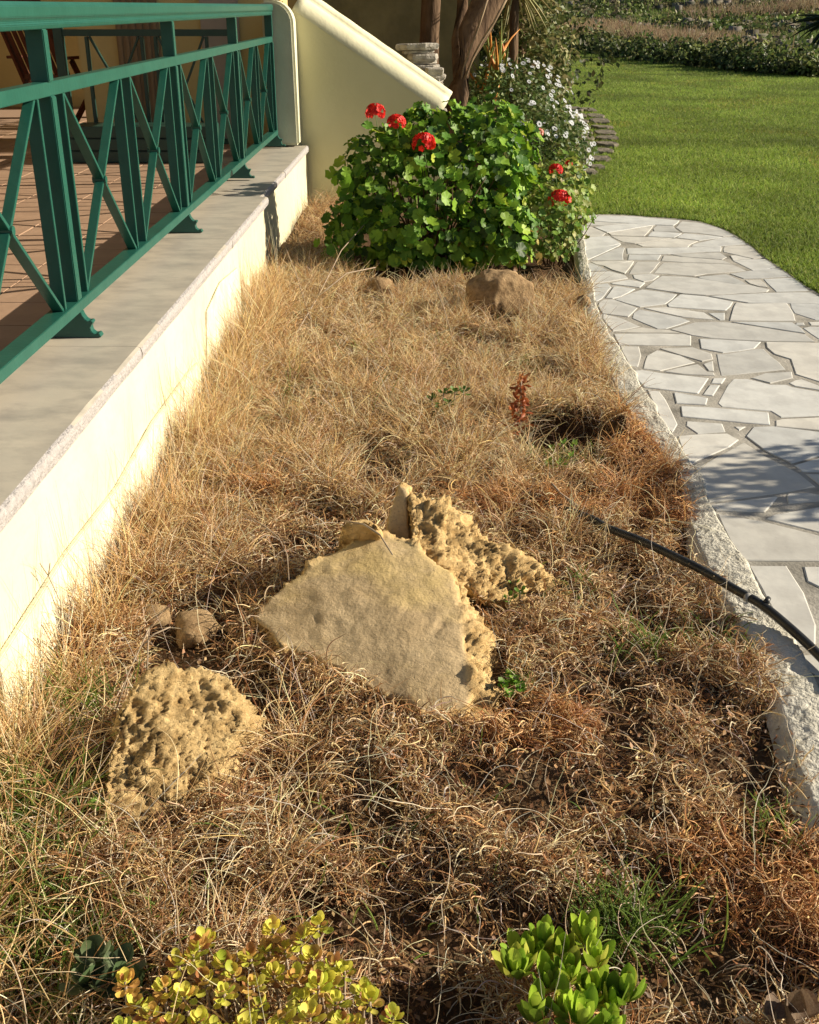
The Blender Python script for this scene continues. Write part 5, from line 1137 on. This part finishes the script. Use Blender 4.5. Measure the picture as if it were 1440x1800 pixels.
o = MB().tube([b0, b0+Vector((.005, 0, .12)), b0+Vector((0, 0, .22))], [.006, .005, .003], 6).build('stem', M['twig'], None, smooth=True); o.parent = rs; o.matrix_parent_inverse = Matrix.Translation(-rs.location)
# dead twigs by the small rocks and in the shade left of the bush
def twig(pxs, label, r=.0022, zs=None, name='dead_twig'):
    t = None
    for i, l in enumerate(pxs):
        pts = [atZ(a, b, z) for a, b, z in l]; 
        if t is None: t = thing(name, label, 'twig', tuple(pts[0]))
        o = MB().tube(pts, [r*(1-.5*k/len(pts)) for k in range(len(pts))], 6).build('branch', M['twig'], None, smooth=True); o.parent = t; o.matrix_parent_inverse = Matrix.Translation(-t.location)
twig([[(205, 1245, .06), (225, 1185, .12), (255, 1120, .17), (262, 1105, .18)], [(245, 1140, .15), (270, 1115, .17), (300, 1102, .18)], [(258, 1185, .10), (260, 1140, .15), (262, 1108, .17)]], 'forked pale dead twig standing behind the porous rock')
twig([[(430, 905, .10), (465, 925, .13), (490, 945, .14), (505, 975, .13), (508, 1020, .10)], [(440, 940, .08), (470, 930, .12)]], 'thin white dead twig left above the largest boulder')
twig([[(107, 1110, .03), (107, 1060, .12), (85, 1012, .22)], [(85, 1012, .22), (70, 990, .26)], [(85, 1012, .22), (88, 990, .27)]], 'dark forked dry stalk standing against the cream wall', .0016)
twig([[(500, 620, .02), (560, 520, .10), (600, 440, .2), (640, 395, .3)], [(545, 560, .06), (520, 480, .15), (500, 430, .2)], [(560, 520, .1), (610, 480, .15), (660, 470, .15)]], 'bare brown twigs in the shaded corner left of the geranium bush', .004)
twig([[(800, 610, .02), (780, 540, .12), (755, 478, .22)]], 'straight pale twig leaning against the front of the geranium bush', .003)
twig([[(600, 915, .20), (640, 922, .26), (668, 940, .29), (690, 975, .27)]], 'pale dead stem lying over the top of the largest boulder', .003)
twig([[(1015, 890, .03), (985, 868, .05), (970, 850, .06)]], 'pale grey stick in the grass above the black pipe', .006)
# dead leaves: bottom right corner, red leaf near the green plant
def dry_leaf(px, py, s, nrm_, label, m='dryleaf', name='dead_leaf'):
    c = atZ(px, py, .05); T, Fc = LT['oval']; me = fast_mesh(name, np.stack([T[:, 0]*1.1, T[:, 1], T[:, 2]*3.5+.5*T[:, 0]**2*2+.06*np.sin(T[:, 1]*13+T[:, 0]*9)], 1), Fc, True); me.materials.append(M[m]); o = link(name, me); o.location = c; o.scale = [s]*3
    o.rotation_euler = Vector(nrm_).to_track_quat('Z', 'Y').to_euler(); o.rotation_euler.rotate_axis('Z', random.uniform(0, 6)); tag(o, label, 'leaf', 'dead leaves in the bottom right corner' if 'corner' in label else None)
M['redleaf'] = mat('red_leaf', (.45, .07, .03), (.3, .05, .02), 20, rough=.6)
for px, py, s, lb in ((1385, 1752, .055, 'highest of the curled grey brown dead leaves in the bottom right corner'), (1345, 1785, .05, 'leftmost of the curled grey brown dead leaves in the bottom right corner'), (1428, 1765, .06, 'rightmost dead leaf, cut by the picture edge in the bottom right corner'), (1400, 1800, .05, 'lowest of the curled dead leaves in the bottom right corner')): dry_leaf(px, py, s, (random.uniform(.1, .7), random.uniform(-.2, .5), .7), lb)
dry_leaf(925, 1770, .035, (.2, -.3, .8), 'small red leaf on the ground left of the bright green leafy plant', 'redleaf', 'red_leaf')

# ------------------------------------------------------------------ shrub added out of view, right of the frame, to shade the flagstones
leafy('shrub', [(3.25, 3.66, .5, .42, .36, .56), (3.6, 3.55, .45, .4, .34, .5), (3.2, 3.34, .30, .3, .22, .34)], 13000, (.035, .065), [(.08, .14, .03), (.11, .17, .04), (.06, .10, .03)], 'rounded green shrub added out of view beside the path to shade the flagstones', 'shrub', lo=.1)
